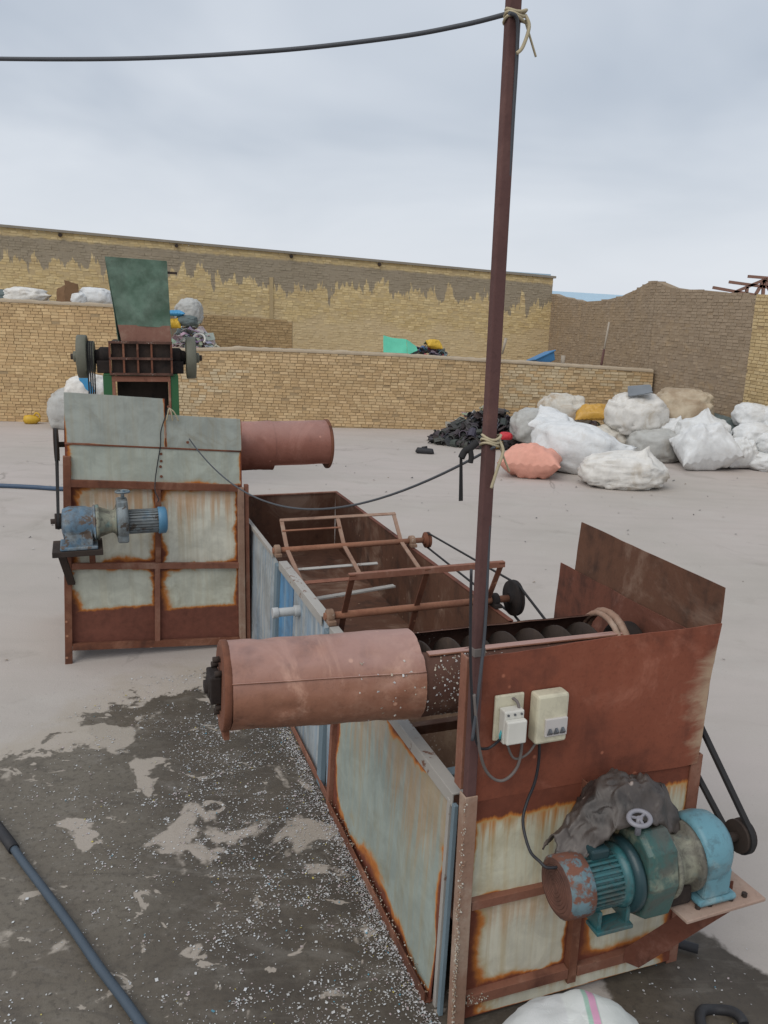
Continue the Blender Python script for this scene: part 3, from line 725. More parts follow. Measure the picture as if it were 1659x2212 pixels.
# raised fill behind the low wall
rf = MB()
a, b, c_, d_ = lw(HI_S0) + Vector((0, 0.2)), lw(HI_S1) + Vector((0, 0.2)), Vector((-5.2, 23.4)), Vector((-12.5, 21.0))
rf.add([(*a, -0.02), (*b, -0.02), (*c_, -0.02), (*d_, -0.02), (*a, 2.40), (*b, 2.36), (*c_, 2.30), (*d_, 2.40)], [(4, 5, 6, 7), (1, 2, 6, 5), (0, 4, 7, 3), (2, 3, 7, 6), (0, 1, 5, 4)])
tag(rf.build('raised_ground', M['mud']), kind='structure')
rf = MB()
a, b, c_, d_ = lw(HI_S1) + Vector((0.012, 0.22)), lw(13.9) + Vector((0, 0.2)), Vector((4.58, 24.4)), Vector((-5.15, 23.4))
rf.add([(*a, -0.02), (*b, -0.02), (*c_, -0.02), (*d_, -0.02), (*a, 1.47), (*b, 1.27), (*c_, 1.10), (*d_, 1.50)], [(4, 5, 6, 7), (1, 2, 6, 5), (0, 4, 7, 3), (2, 3, 7, 6), (0, 1, 5, 4)])
tag(rf.build('raised_ground', M['mud']), kind='structure')

# tall back wall
TW0, TW1 = Vector((-12.9, 20.12)), Vector((4.60, 24.5))
TS = (TW1 - TW0).length
tall_top = [(0, 4.355), (TS, 3.50)]
tsl = (3.50 - 4.355) / TS
tall, tall_fr = brick_wall('tall_brick_wall', 'tall yellow brick wall with grey cement runs along the back of the yard', TW0, TW1, tall_top, 0.9, PAL_TALL, 13, parts=0, mat='brick_wash', slope=tsl, missing=0.004, mcol=(0.50, 0.395, 0.225), proud=0.004)
cp = MB()
v = []
for s in (0, TS + 0.06):
    z = 4.355 + tsl * s
    v += [(s, -0.07, z + 0.005), (s, 0.30, z + 0.005), (s, 0.30, z + 0.075), (s, -0.07, z + 0.065)]
cp.add(v, [(0, 1, 2, 3), (7, 6, 5, 4), (0, 4, 5, 1), (1, 5, 6, 2), (2, 6, 7, 3), (3, 7, 4, 0)])
cp.build('coping', M['coping'], tall)
for px in (142, 381, 632, 836):                       # little drain pipes under the coping
    q = onY(px, 505 + (px - 142) * 0.097, 22.4); q = tall_fr.inverted() @ q
    mb = MB(); mb.cyl((q.x, -0.10, 4.355 + tsl * q.x - 0.06), (q.x, 0.05, 4.355 + tsl * q.x - 0.05), 0.045, n=12)
    mb.build('drain_pipe', M['dark_metal'], tall)
mb = MB()                                              # shallow pilaster
q = tall_fr.inverted() @ onY(583, 640, 22.9)
mb.box(q.x - 0.05, q.x + 0.05, -0.03, 0.02, 0.95, 3.25); mb.col = [(0.42, 0.33, 0.19)] * 8; mb.uv = [(0, 1.2)] * 8
mb.build('pilaster', M['brick'], tall)

# stub wall between
st_, _f = brick_wall('brick_stub_wall', 'short brown brick stub wall on the raised ground right of the crusher', (-4.75, 20.6), (-2.36, 20.7), [(0, 2.30), (1.5, 2.25), (2.39, 2.18)], 1.35, [(0.36, 0.25, 0.13), (0.33, 0.225, 0.12), (0.38, 0.27, 0.145)], 14, parts=120, slope=-0.03, keyfn=lambda s, z: -z)

# brown wall on the right, in three runs, and its yellow near end
def rel(pts, p0):
    return [((Vector((x, y)) - Vector(p0)).length, z) for x, y, z in pts]
B0, B1, B2, B3, B4 = (4.60, 24.5), (5.05, 22.6), (5.75, 18.72), (6.70, 15.77), (7.75, 12.53)
brick_wall('brown_brick_wall', 'narrow brown brick return in the corner beside the tall yellow wall', B0, B1, rel([(4.60, 24.5, 3.08), (4.867, 23.37, 2.95), (5.05, 22.6, 2.865)], B0), 0.9, PAL_BROWN, 15, parts=0, missing=0.01, mcol=(0.285, 0.222, 0.16), proud=0.005)
brick_wall('brown_brick_wall', 'brown mud-brick wall with the rising humped top, behind the bags', (5.052, 22.588), B2, rel([(5.05, 22.6, 2.865), (5.264, 21.4, 2.89), (5.446, 20.39, 2.97), (5.586, 19.61, 3.14), (5.65, 19.0, 3.29), (5.75, 18.72, 3.27)], B1), 0.0, PAL_BROWN, 16, parts=120, missing=0.015, mcol=(0.285, 0.222, 0.16), proud=0.005, keyfn=lambda s, z: -s)
brick_wall('brown_brick_wall', 'long brown brick wall with level top at the right, behind the big bags', (5.754, 18.708), B3, rel([(5.754, 18.708, 3.265), (5.913, 18.2, 3.12), (6.147, 17.47, 3.075), (6.406, 16.68, 3.02), (6.70, 15.77, 2.965)], (5.754, 18.708)), 0.0, PAL_BROWN, 17, parts=300, slope=-0.012, missing=0.012, mcol=(0.285, 0.222, 0.16), proud=0.005, keyfn=lambda s, z: -s * 0.4 - z)
brick_wall('yellow_brick_wall', 'yellow brick stretch of wall at the far right edge', (6.690, 15.755), B4, [(0, 2.955), (4, 2.80)], 0.0, PAL_YEL, 18, parts=300, slope=-0.03, keyfn=lambda s, z: s - 0.2 * z, missing=0.01)
bh = MB()                                              # pale ledge course on the brown wall
q0, q1 = onY(1440, 738, 17.9), onY(1515, 745, 17.0)

# ------------------------------------------------------------------ beyond the walls
sh = thing('metal_roof', 'pale blue metal roof beyond the tall brick wall', 'roof', (-2.5, 27, 0))
z0 = [onY(640, 548, 27), onY(1150, 580, 29.5), onY(1190, 594, 29.6), onY(630, 556, 26.8)]
mb = MB(); mb.sheet(z0[3], z0[2], z0[1] + Vector((0, 5, 0.05)), z0[0] + Vector((0, 5, 0.05)), 0.05, 40, 3, 0.0)
mb.build('roof_sheet', M['roof_sheet'], sh)
mb = MB(); mb.box(z0[3].x, z0[2].x - 0.1, 29.8, 33.2, 0, 3.2); mb.build('shed_wall', M['coping'], sh)
h2 = thing('metal_roof', 'blue metal shed roof showing low over the dip in the brown wall', 'roof', (9, 50, 0))
pz = [onY(1190, 626, 50), onY(1345, 640, 50), onY(1345, 660, 50), onY(1190, 650, 50)]
mb = MB(); mb.sheet(pz[3], pz[2] + Vector((4, 0, 0)), pz[1] + Vector((4, 3, 0)), pz[0] + Vector((0, 3, 0)), 0.08, 30, 2, 0.0)
mb.build('roof_sheet', M['roof_sheet'], h2)
mb = MB(); mb.box(pz[3].x + 0.3, pz[2].x + 3, 50.4, 52.5, 0, pz[2].z - 0.02); mb.build('shed_wall', M['coping'], h2)
# bare roof trusses on the right
tr = thing('steel_roof_frame', 'bare rusty steel roof frame above the far right wall', 'roof frame', (9.5, 22, 0))
Yt = 22.0
def tb(name, a, b, w=0.07):
    mb = MB(); mb.bar(onY(*a, Yt), onY(*b, Yt), w, w); mb.build(name, M['truss'], tr)
for a, b in (((1575, 609), (1800, 640)), ((1540, 621), (1800, 668)), ((1616, 597), (1800, 612))): tb('purlin', a, b)
for a, b in (((1585, 632), (1652, 604)), ((1652, 604), (1760, 640)), ((1614, 619), (1612, 640)), ((1650, 604), (1645, 690)), ((1650, 606), (1630, 640)), ((1652, 606), (1672, 645))): tb('rafter', a, b)
for x in (1645, 1770):
    mb = MB(); p = onY(x, 700, Yt); mb.bar((p.x, Yt, 0), (p.x, Yt, onY(x, 640, Yt).z), 0.1, 0.1); mb.build('post', M['truss'], tr)

# ================================================================== near screw washer (plant frame: x across, y along, z up)
def PT(name, mb, mat, parent, bevel=0.0):
    return mb.build(name, M[mat] if isinstance(mat, str) else mat, parent, bevel=bevel)
def finned(mb, x0, x1, yc, zc, r0, r1, n=30):
    v, f = [], []
    m = n * 4
    for x in (x0, x1):
        for i in range(n):
            for k, rr in ((0, r0), (0.5, r0), (0.55, r1), (0.95, r1)):
                t = 2 * math.pi * (i + k) / n
                v.append((x, yc + rr * math.cos(t), zc + rr * math.sin(t)))
    for i in range(m): f.append((i, (i + 1) % m, (i + 1) % m + m, i + m))
    f += [tuple(range(m))[::-1], tuple(range(m, 2 * m))]
    mb.add(v, f)
def ring_torus(mb, c, ax, R_, r, n=24, k=8):
    pts = mb.ring(c, ax, R_, n)
    v, f = [], []
    ax = Vector(ax).normalized()
    for p in pts:
        e = (p - Vector(c)).normalized()
        v += [p + (e * math.cos(2 * math.pi * j / k) + ax * math.sin(2 * math.pi * j / k)) * r for j in range(k)]
    for i in range(n):
        for j in range(k):
            f.append((i * k + j, ((i + 1) % n) * k + j, ((i + 1) % n) * k + (j + 1) % k, i * k + (j + 1) % k))
    mb.add(v, f, True)
def belt_loop(c1, r1, c2, r2, x, w=0.014, t=0.009):
    """belt round two pulleys whose axes run along x; c = (y, z)"""
    p, q = Vector((c1[0], c1[1])), Vector((c2[0], c2[1]))
    d = q - p; L = d.length; th = math.atan2(d.y, d.x); al = math.acos((r1 - r2) / L)
    path = []
    for i in range(13):
        a = th + al + (2 * math.pi - 2 * al) * i / 12; path.append((p.x + r1 * math.cos(a), p.y + r1 * math.sin(a), a))
    for i in range(13):
        a = th - al + 2 * al * i / 12; path.append((q.x + r2 * math.cos(a), q.y + r2 * math.sin(a), a))
    n = len(path); v, f = [], []
    for y, z, a in path:
        for dr, dx in ((0, -w / 2), (0, w / 2), (t, w / 2), (t, -w / 2)):
            v.append((x + dx, y + dr * math.cos(a), z + dr * math.sin(a)))
    for i in range(n):
        for k in range(4):
            f.append((i * 4 + k, ((i + 1) % n) * 4 + k, ((i + 1) % n) * 4 + (k + 1) % 4, i * 4 + (k + 1) % 4))
    mb = MB(); mb.add(v, f); return mb
def bolt(mb, p, ax, r=0.008, h=0.008):
    mb.lathe(p, ax, [(0, r), (h, r)], 6, False, True, False)

W = thing('screw_washer', 'near rusty screw washer with red front sheet, discharge tube and teal motor', 'machine', (0.48, 0.5, 0), PLANT)
mb = MB(); mb.angle((-0.026, -0.052, 0), (-0.026, -0.052, 0.945), 0.046, 0.006, (1, 0, 0), (0, 1, 0)); PT('corner_post', mb, 'rust_post', W, 0.002)
mb = MB(); mb.angle((-0.018, 0.006, 0.94), (-0.018, 0.006, 1.415), 0.05, 0.007, (1, 0, 0), (0, 1, 0)); PT('corner_post', mb, 'rust_rail', W, 0.002)
mb = MB(); mb.angle((0.975, -0.012, 0), (0.975, -0.012, 0.915), 0.05, 0.008, (-1, 0, 0), (0, 1, 0)); PT('corner_post', mb, 'rust_rail', W, 0.002)
for bx in (-0.02,):
    for ay in (0.045, 0.085):
        mb = MB(); mb.bar((bx - 0.012, ay, 0.0), (bx + 0.006, ay, 0.86), 0.022, 0.016, (1, 0, 0)); PT('edge_strip', mb, 'blue_grey_post' if ay < 0.06 else 'pale_rail', W, 0.002)
# front
F0 = -0.004
for (x0, x1, z0, z1, mt) in ((0.036, 0.452, 0.515, 0.90, 'galv_front_top'), (0.484, 0.928, 0.515, 0.90, 'galv_front_top'), (0.036, 0.452, 0.125, 0.488, 'galv_front_low'), (0.484, 0.928, 0.125, 0.488, 'galv_front_low')):
    mb = MB(); mb.sheet((x0 - 0.01, F0, z0 - 0.014), (x1 + 0.01, F0, z0 - 0.014), (x1 + 0.01, F0, z1 + 0.01), (x0 - 0.01, F0, z1 + 0.01), 0.003, 10, 10, 0.006, x0); PT('front_panel', mb, mt, W)
mb = MB(); mb.sheet((0.03, F0 - 0.012, 0.018), (0.93, F0 - 0.012, 0.022), (0.93, F0 - 0.012, 0.083), (0.03, F0 - 0.012, 0.083), 0.004, 10, 2, 0.004, 2.0, 0.003); PT('kick_plate', mb, 'galv_front_low', W)
mb = MB(); mb.angle((0.452, -0.034, 0.06), (0.452, -0.034, 0.905), 0.036, 0.006, (1, 0, 0), (0, 1, 0)); PT('mullion', mb, 'rust', W, 0.0015)
for x0, x1 in ((0.034, 0.450), (0.490, 0.928)):
    mb = MB(); mb.angle((x0, -0.032, 0.515), (x1, -0.032, 0.515), 0.034, 0.005, (0, 1, 0), (0, 0, -1)); PT('front_rail', mb, 'rust_rail', W, 0.0015)
    mb = MB(); mb.angle((x0, -0.036, 0.128), (x1, -0.036, 0.128), 0.042, 0.006, (0, 1, 0), (0, 0, -1)); PT('front_rail', mb, 'rust_rail', W, 0.0015)
mb = MB(); mb.sheet((0.026, -0.012, 0.895), (0.948, -0.012, 0.885), (0.972, -0.016, 1.442), (0.022, -0.012, 1.422), 0.004, 16, 12, 0.016, 4.0, 0.002); PT('front_sheet', mb, 'rust_sheet', W)
# right side: two overlapping sheets
mb = MB(); mb.sheet((0.955, 1.04, 0.80), (0.955, -0.004, 0.80), (0.965, -0.004, 1.36), (0.962, 1.04, 1.352), 0.004, 14, 8, 0.012, 6.0, 0.004); PT('side_sheet', mb, 'rust_side', W)
mb = MB(); mb.sheet((0.972, 0.935, 1.28), (0.972, -0.008, 1.28), (0.985, 0.0, 1.568), (0.985, 0.93, 1.578), 0.004, 12, 5, 0.010, 7.0, 0.002); PT('side_sheet', mb, 'rust_inside', W)
mb = MB(); mb.sheet((0.945, 1.42, 0.02), (0.945, 0.03, 0.02), (0.945, 0.03, 0.87), (0.945, 1.42, 0.87), 0.004, 8, 6, 0.006, 3.0); PT('side_sheet', mb, 'rust_inside', W)
# left side
mb = MB(); mb.sheet((-0.045, 1.405, 0.0), (-0.045, 0.10, 0.0), (-0.004, 0.095, 0.86), (-0.004, 1.405, 0.855), 0.004, 18, 12, 0.010, 9.0); PT('side_panel', mb, 'galv_side', W)
mb = MB(); mb.angle((-0.02, 0.06, 0.892), (-0.02, 0.80, 0.892), 0.05, 0.007, (1, 0, 0), (0, 0, -1)); PT('top_rail', mb, 'pale_rail', W, 0.002)
mb = MB(); mb.angle((-0.02, 0.80, 0.889), (-0.02, 1.42, 0.889), 0.05, 0.007, (1, 0, 0), (0, 0, -1)); PT('top_rail', mb, 'rust_rail', W, 0.002)
mb = MB(); mb.angle((-0.075, 0.10, 0.004), (-0.075, 1.40, 0.004), 0.05, 0.007, (1, 0, 0), (0, 0, 1)); PT('bottom_rail', mb, 'rust', W, 0.002)
mb = MB(); mb.bar((-0.055, 1.430, 0.0), (-0.018, 1.430, 0.90), 0.038, 0.03, (1, 0, 0)); PT('side_post', mb, 'rust_rail', W, 0.002)
mb = MB(); mb.box(-0.035, 0.055, 0.74, 0.86, 0.894, 0.985); mb.box(-0.045, 0.065, 0.76, 0.84, 0.985, 1.03); PT('saddle', mb, 'rust_caked', W, 0.012)
# inside
mb = MB(); mb.sheet((0.0, 0.03, 0.40), (0.94, 0.03, 0.40), (0.94, 1.40, 0.30), (0.0, 1.40, 0.30), 0.004, 10, 10, 0.02, 5.0); PT('floor_plate', mb, 'rust_inside', W)
mb = MB(); mb.bar((0.05, 0.30, 0.80), (0.93, 0.32, 0.80), 0.05, 0.05); PT('cross_member', mb, 'blue_grey_post', W, 0.003)
mb = MB(); mb.bar((0.03, 0.58, 0.86), (0.93, 0.58, 0.86), 0.04, 0.04); PT('cross_member', mb, 'rust_inside', W, 0.003)
mb = MB(); mb.sheet((0.01, 0.92, 0.30), (0.94, 0.92, 0.30), (0.94, 1.10, 0.86), (0.01, 1.10, 0.86), 0.004, 8, 8, 0.008, 5.5); PT('baffle', mb, 'rust_caked', W)
# discharge tube
TL, TRr = Vector((-0.725, 0.455, 1.212)), Vector((-0.045, 0.42, 1.185))
dv = TRr - TL; Lt = dv.length
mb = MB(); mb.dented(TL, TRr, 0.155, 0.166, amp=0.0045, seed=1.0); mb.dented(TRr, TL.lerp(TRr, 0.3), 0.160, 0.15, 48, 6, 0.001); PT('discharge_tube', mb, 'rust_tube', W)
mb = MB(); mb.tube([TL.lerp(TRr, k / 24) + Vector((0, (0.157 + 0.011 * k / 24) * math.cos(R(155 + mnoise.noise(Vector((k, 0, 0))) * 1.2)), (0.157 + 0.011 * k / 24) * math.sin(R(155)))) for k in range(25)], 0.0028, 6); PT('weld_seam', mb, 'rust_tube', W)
mb = MB(); mb.lathe(TL - dv.normalized() * 0.02, dv, [(0, 0.154), (0.004, 0.159), (0.022, 0.159), (0.030, 0.150)], 40); mb.box(-0.744, -0.724, 0.40, 0.52, 1.03, 1.10)
ep = PT('end_plate', mb, 'rust', W, 0.0)
mb = MB(); mb.cyl((-0.80, 0.457, 1.214), (-0.744, 0.457, 1.214), 0.024, n=16); PT('shaft_end', mb, 'grease', ep)
mb = MB(); mb.box(-0.785, -0.746, 0.405, 0.51, 1.165, 1.265); mb.lathe((-0.79, 0.457, 1.214), (1, 0, 0), [(0, 0.04), (0.045, 0.052)], 20); PT('bearing', mb, 'grease', ep, 0.006)
for y, z in ((0.415, 1.275), (0.5, 1.275), (0.415, 1.15), (0.5, 1.15), (0.457, 1.31), (0.457, 1.115)):
    mb = MB(); mb.cyl((-0.768, y, z), (-0.744, y, z), 0.011, n=6); PT('bolt', mb, 'dark_metal', ep)
# trough: tube with an open slot along the top
def slot_tube(mb, p, q, r, a0, a1, n=26, t=0.006, rag=0.0, segs=24):
    p, q = Vector(p), Vector(q); ax = (q - p).normalized(); e1 = Vector((0, 1, 0)); e2 = Vector((0, 0, 1)); v, f = [], []
    for j in range(segs + 1):
        c = p.lerp(q, j / segs)
        for side, rr in ((0, r), (1, r - t)):
            for i in range(n + 1):
                jit = 0.0
                if i in (0, n): jit = mnoise.noise(Vector((c.x * 9, i, 0))) * rag
                a = a0 + (a1 - a0) * i / n + jit
                k = rr + mnoise.noise(Vector((c.x * 6, a * 2, side * 0.0))) * 0.004
                v.append(c + e1 * (k * math.cos(a)) + e2 * (k * math.sin(a)))
    m = 2 * (n + 1)
    for j in range(segs):
        for i in range(n):
            a = j * m + i; f.append((a, a + 1, a + m + 1, a + m))
            a = j * m + n + 1 + i; f.append((a, a + m, a + m + 1, a + 1))
        for i in (0, n):
            a = j * m + i; f.append((a, a + m, a + m + n + 1, a + n + 1))
    mb.add(v, f, True)
mb = MB(); slot_tube(mb, (-0.05, 0.42, 1.178), (0.80, 0.40, 1.178), 0.158, R(128), R(422), 30, 0.006, 0.10, 40); PT('trough', mb, 'rust_wet', W)
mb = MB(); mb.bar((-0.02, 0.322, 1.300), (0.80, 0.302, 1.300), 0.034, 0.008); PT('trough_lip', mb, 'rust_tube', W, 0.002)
mb = MB(); v, f = [], []                                 # helical screw flight
NH = 200
for i in range(NH + 1):
    t = i / NH; a = t * 2 * math.pi * 7.0; x = -0.03 + 0.82 * t
    for rr in (0.03, 0.128):
        for dx in (-0.004, 0.004):
            v.append((x + dx, 0.41 + rr * math.cos(a), 1.178 + rr * math.sin(a)))
for i in range(NH):
    a = i * 4
    f += [(a, a + 4, a + 6, a + 2), (a + 1, a + 3, a + 7, a + 5), (a + 2, a + 6, a + 7, a + 3)]
mb.add(v, f, True); PT('screw_flight', mb, 'dark_metal', W)
mb = MB(); mb.cyl((-0.70, 0.455, 1.205), (1.02, 0.40, 1.178), 0.032, n=16); PT('screw_shaft', mb, 'rust_wet', W)
mb = MB(); ring_torus(mb, (0.80, 0.40, 1.19), (1, 0, 0), 0.155, 0.016); ring_torus(mb, (0.77, 0.40, 1.19), (1, 0, 0), 0.15, 0.012); PT('end_ring', mb, 'rust_post', W)
mb = MB(); mb.box(0.83, 0.95, 0.33, 0.47, 1.10, 1.20); mb.lathe((0.82, 0.40, 1.21), (1, 0, 0), [(0, 0.07), (0.02, 0.085), (0.10, 0.085), (0.12, 0.06)], 22); PT('bearing', mb, 'grease', W, 0.008)
mb = MB(); mb.lathe((0.992, 0.40, 1.178), (1, 0, 0), [(0, 0.10), (0.012, 0.10), (0.02, 0.085), (0.028, 0.10), (0.04, 0.10)], 28); PT('pulley', mb, 'dark_metal', W)
# clotted plastic pulp sitting on the trough
mb = MB(); r_ = random.Random(3); mb.col = []
for i in range(520):
    a = r_.uniform(R(132), R(240)); x = r_.triangular(-0.04, 0.35, 0.10) if i % 3 else r_.uniform(-0.30, 0.75)
    rr = 0.160 if x > -0.045 else 0.167
    yc = 0.42; c0 = Vector((x, yc + rr * math.cos(a), 1.18 + rr * math.sin(a))); s_ = r_.uniform(0.0015, 0.0055)
    nrm = Vector((0, math.cos(a), math.sin(a))); e = Vector((1, 0, 0)); g_ = nrm.cross(e); k0 = len(mb.v)
    t_ = r_.uniform(0, 6.3); u_ = e * math.cos(t_) + g_ * math.sin(t_); w_ = nrm.cross(u_)
    mb.add([c0 - u_ * s_ - w_ * s_ * 0.6, c0 + u_ * s_ - w_ * s_ * 0.5, c0 + u_ * s_ * 0.8 + w_ * s_ * 0.6 + nrm * s_ * 0.6, c0 - u_ * s_ * 0.7 + w_ * s_ * 0.7 + nrm * s_ * 0.3], [(0, 1, 2, 3)])
    cc = r_.choice([(0.55, 0.52, 0.47), (0.6, 0.6, 0.6), (0.42, 0.36, 0.28)]); mb.col += [cc] * 4
tag(PT('plastic_pulp', mb, 'flake', W), kind='stuff')
mb = MB(); mb.col = []                                # dried lime and pulp crusted on the corner post and rails
for i in range(620):
    k = r_.random()
    if k < 0.55: c0 = Vector((-0.027 + r_.gauss(0, 0.004), -0.053 + r_.gauss(0, 0.004), r_.triangular(0.0, 0.93, 0.2) if r_.random() < 0.6 else r_.uniform(0, 0.93)))
    elif k < 0.75: c0 = Vector((r_.uniform(-0.02, 0.12), -0.034 + r_.gauss(0, 0.003), 0.09 + abs(r_.gauss(0, 0.02))))
    else: c0 = Vector((-0.06 + r_.gauss(0, 0.01), r_.uniform(0.1, 1.42), 0.05 + r_.gauss(0, 0.006)))
    s_ = r_.uniform(0.0015, 0.0042); k0 = len(mb.v)
    mb.lathe(c0 - Vector((0, 0, s_)), (r_.gauss(0, 0.3), r_.gauss(0, 0.3), 1), [(0, s_ * 0.4), (s_ * 0.7, s_ * r_.uniform(0.8, 1.3)), (s_ * 1.7, s_ * 0.3)], 5)
    cc = r_.choice([(0.5, 0.44, 0.36), (0.42, 0.32, 0.23), (0.56, 0.52, 0.45), (0.3, 0.17, 0.11)]); mb.col += [cc] * (len(mb.v) - k0)
tag(PT('lime_crust', mb, 'flake', W), kind='stuff')
# motor bracket
mb = MB(); mb.add([(0.64, -0.05, 0.535), (0.675, -0.355, 0.520), (1.02, -0.345, 0.520), (0.99, -0.05, 0.535), (0.64, -0.05, 0.548), (0.675, -0.355, 0.533), (1.02, -0.345, 0.533), (0.99, -0.05, 0.548)], [(0, 1, 2, 3), (4, 7, 6, 5), (0, 4, 5, 1), (1, 5, 6, 2), (2, 6, 7, 3), (3, 7, 4, 0)])
mp = PT('motor_bracket', mb, 'plate', W, 0.003)
for x in (0.75, 0.80, 0.89, 0.95):
    mb = MB(); bolt(mb, (x, -0.315, 0.535), (0, 0, 1), 0.010, 0.014); PT('bolt', mb, 'dark_metal', mp)
mb = MB(); mb.angle((0.69, -0.040, 0.10), (0.93, -0.27, 0.512), 0.06, 0.008, (0.6, -0.75, 0), (0, 0, 1)); PT('brace', mb, 'rust_side', W, 0.002)
# gear motor
YM, ZM = -0.22, 0.655
def PTG(name, mb, mat, parent, bevel=0.0):
    mb.v = [(x, YM + (y - YM) * 0.87, ZM + 0.012 + (z - ZM) * 0.87) for x, y, z in mb.v]
    return PT(name, mb, mat, parent, bevel)
hexp = [(-0.155, 0.02), (-0.12, -0.13), (-0.02, -0.175), (0.10, -0.14), (0.13, 0.02), (0.06, 0.17), (-0.05, 0.205), (-0.125, 0.15)]
mb = MB(); v = [(x, YM + a, ZM + b) for x in (0.512, 0.529, 0.617, 0.629) for a, b in [(p * (0.94 if x in (0.512, 0.629) else 1), q * (0.94 if x in (0.512, 0.629) else 1)) for p, q in hexp]]
f = [(k * 8 + i, k * 8 + (i + 1) % 8, (k + 1) * 8 + (i + 1) % 8, (k + 1) * 8 + i) for k in range(3) for i in range(8)] + [tuple(range(8))[::-1], tuple(range(24, 32))]
mb.add(v, f)
gm_ = PTG('gear_motor', mb, 'motor_green', W, 0.006)
mb = MB(); mb.lathe((0.472, YM, ZM), (1, 0, 0), [(0, 0.118), (0.006, 0.142), (0.026, 0.146), (0.036, 0.14)], 36); PTG('flange', mb, 'motor_dark', gm_)
mb = MB(); mb.lathe((0.442, YM, ZM), (1, 0, 0), [(0, 0.108), (0.02, 0.122), (0.032, 0.122)], 36); PTG('end_bell', mb, 'motor_teal', gm_)
mb = MB(); finned(mb, 0.330, 0.444, YM, ZM, 0.098, 0.110, 34); PTG('motor_body', mb, 'motor_teal', gm_)
mb = MB(); mb.lathe((0.240, YM, ZM), (1, 0, 0), [(0, 0.106), (0.006, 0.117), (0.05, 0.120), (0.088, 0.120), (0.09, 0.115)], 40, False, True); fc = PTG('fan_cover', mb, 'fan_cover', gm_)
mb = MB(); mb.lathe((0.236, YM, ZM), (1, 0, 0), [(0, 0.09), (0.003, 0.107), (0.008, 0.110)], 40)
for k in range(6):
    ring_torus(mb, (0.236, YM, ZM), (1, 0, 0), 0.018 + 0.014 * k, 0.0025, 28, 5)
PTG('fan_grille', mb, 'fan_rust', gm_)
mb = MB(); mb.box(0.345, 0.485, YM - 0.115, YM - 0.035, 0.495, 0.512); mb.box(0.345, 0.485, YM + 0.035, YM + 0.115, 0.495, 0.512)
for x in (0.36, 0.47):
    mb.box(x - 0.008, x + 0.008, YM - 0.10, YM + 0.10, 0.510, 0.585)
PTG('motor_foot', mb, 'motor_teal', gm_, 0.003)
mb = MB(); mb.box(0.35, 0.42, YM - 0.03, YM + 0.045, 0.755, 0.80); PTG('terminal_box', mb, 'motor_dark', gm_, 0.008)
mb = MB(); mb.lathe((0.629, YM, ZM + 0.02), (1, 0, 0), [(0, 0.145), (0.018, 0.148), (0.022, 0.125), (0.06, 0.105), (0.098, 0.112), (0.102, 0.140), (0.118, 0.140)], 32); PTG('adapter', mb, 'motor_beige', gm_)
mb = MB(); mb.lathe((0.746, YM, ZM + 0.045), (1, 0, 0), [(0, 0.118), (0.010, 0.138), (0.07, 0.140), (0.11, 0.130), (0.135, 0.105), (0.146, 0.07), (0.150, 0.03)], 36)
mb.box(0.765, 0.875, YM - 0.118, YM + 0.118, 0.538, 0.66); mb.box(0.745, 0.905, YM - 0.125, YM + 0.12, 0.512, 0.540)
PTG('gearbox', mb, 'gear_blue', gm_, 0.01)
mb = MB(); mb.box(0.64, 0.738, YM - 0.09, YM + 0.09, 0.515, 0.60); PTG('gear_foot', mb, 'grease', gm_, 0.012)
hw = MB(); ring_torus(hw, (0.500, YM - 0.06, 0.93), (-0.1, -0.25, 1), 0.036, 0.009, 28, 8); hw.cyl((0.502, YM - 0.056, 0.86), (0.500, YM - 0.06, 0.934), 0.011, n=10)
for k in range(3):
    a = k * 2.1 + 0.4; hw.bar((0.500, YM - 0.06, 0.93), (0.500 + 0.035 * math.cos(a), YM - 0.06 + 0.034 * math.sin(a), 0.93 + 0.0035 * math.cos(a) + 0.0085 * math.sin(a)), 0.009, 0.006)
PTG('handwheel', hw, 'wheel_pale', gm_)
mb = MB(); mb.cyl((0.88, YM + 0.0, 0.70), (0.99, YM + 0.0, 0.70), 0.02, n=12); mb.lathe((0.972, YM, 0.70), (1, 0, 0), [(0, 0.068), (0.012, 0.068), (0.02, 0.052), (0.028, 0.068), (0.042, 0.068)], 28); PTG('pulley', mb, 'dark_metal', gm_)
bl = belt_loop((YM, 0.706), 0.052, (0.40, 1.178), 0.09, 0.994, 0.02, 0.014); PT('drive_belt', bl, 'belt', W)

# ================================================================== long flotation tank
T = thing('wash_tank', 'long open wash tank with worn blue side and paddle frames between the washers', 'tank', (0.46, 3.1, 0), PLANT)
for a0, a1, mt, sd_ in ((1.452, 1.60, 'blue_paint', 1.0), (1.675, 2.42, 'blue_paint', 2.0), (2.43, 2.775, 'blue_strip', 3.0), (2.865, 4.70, 'blue_paint', 4.0)):
    mb = MB(); mb.sheet((-0.03, a1, 0.0), (-0.03, a0, 0.0), (-0.002, a0, 0.89), (-0.002, a1, 0.89), 0.004, 8, 8, 0.008, sd_); PT('side_panel', mb, mt, T)
for a in (1.637, 2.82):
    mb = MB(); mb.bar((-0.045, a, 0.0), (-0.012, a, 0.885), 0.07, 0.03, (1, 0, 0)); PT('side_post', mb, 'blue_grey_post', T, 0.003)
mb = MB(); mb.angle((-0.06, 1.46, 0.004), (-0.05, 3.62, 0.004), 0.045, 0.006, (1, 0, 0), (0, 0, 1)); PT('bottom_rail', mb, 'rust_rail', T, 0.002)
for a0, a1, w in ((1.46, 1.60, 0.05), (1.76, 2.78, 0.055), (2.96, 4.70, 0.03)):
    mb = MB(); mb.angle((-0.018, a0, 0.918), (-0.018, a1, 0.918), w, 0.008, (1, 0, 0), (0, 0, -1)); PT('rim', mb, 'pale_rail', T, 0.002)
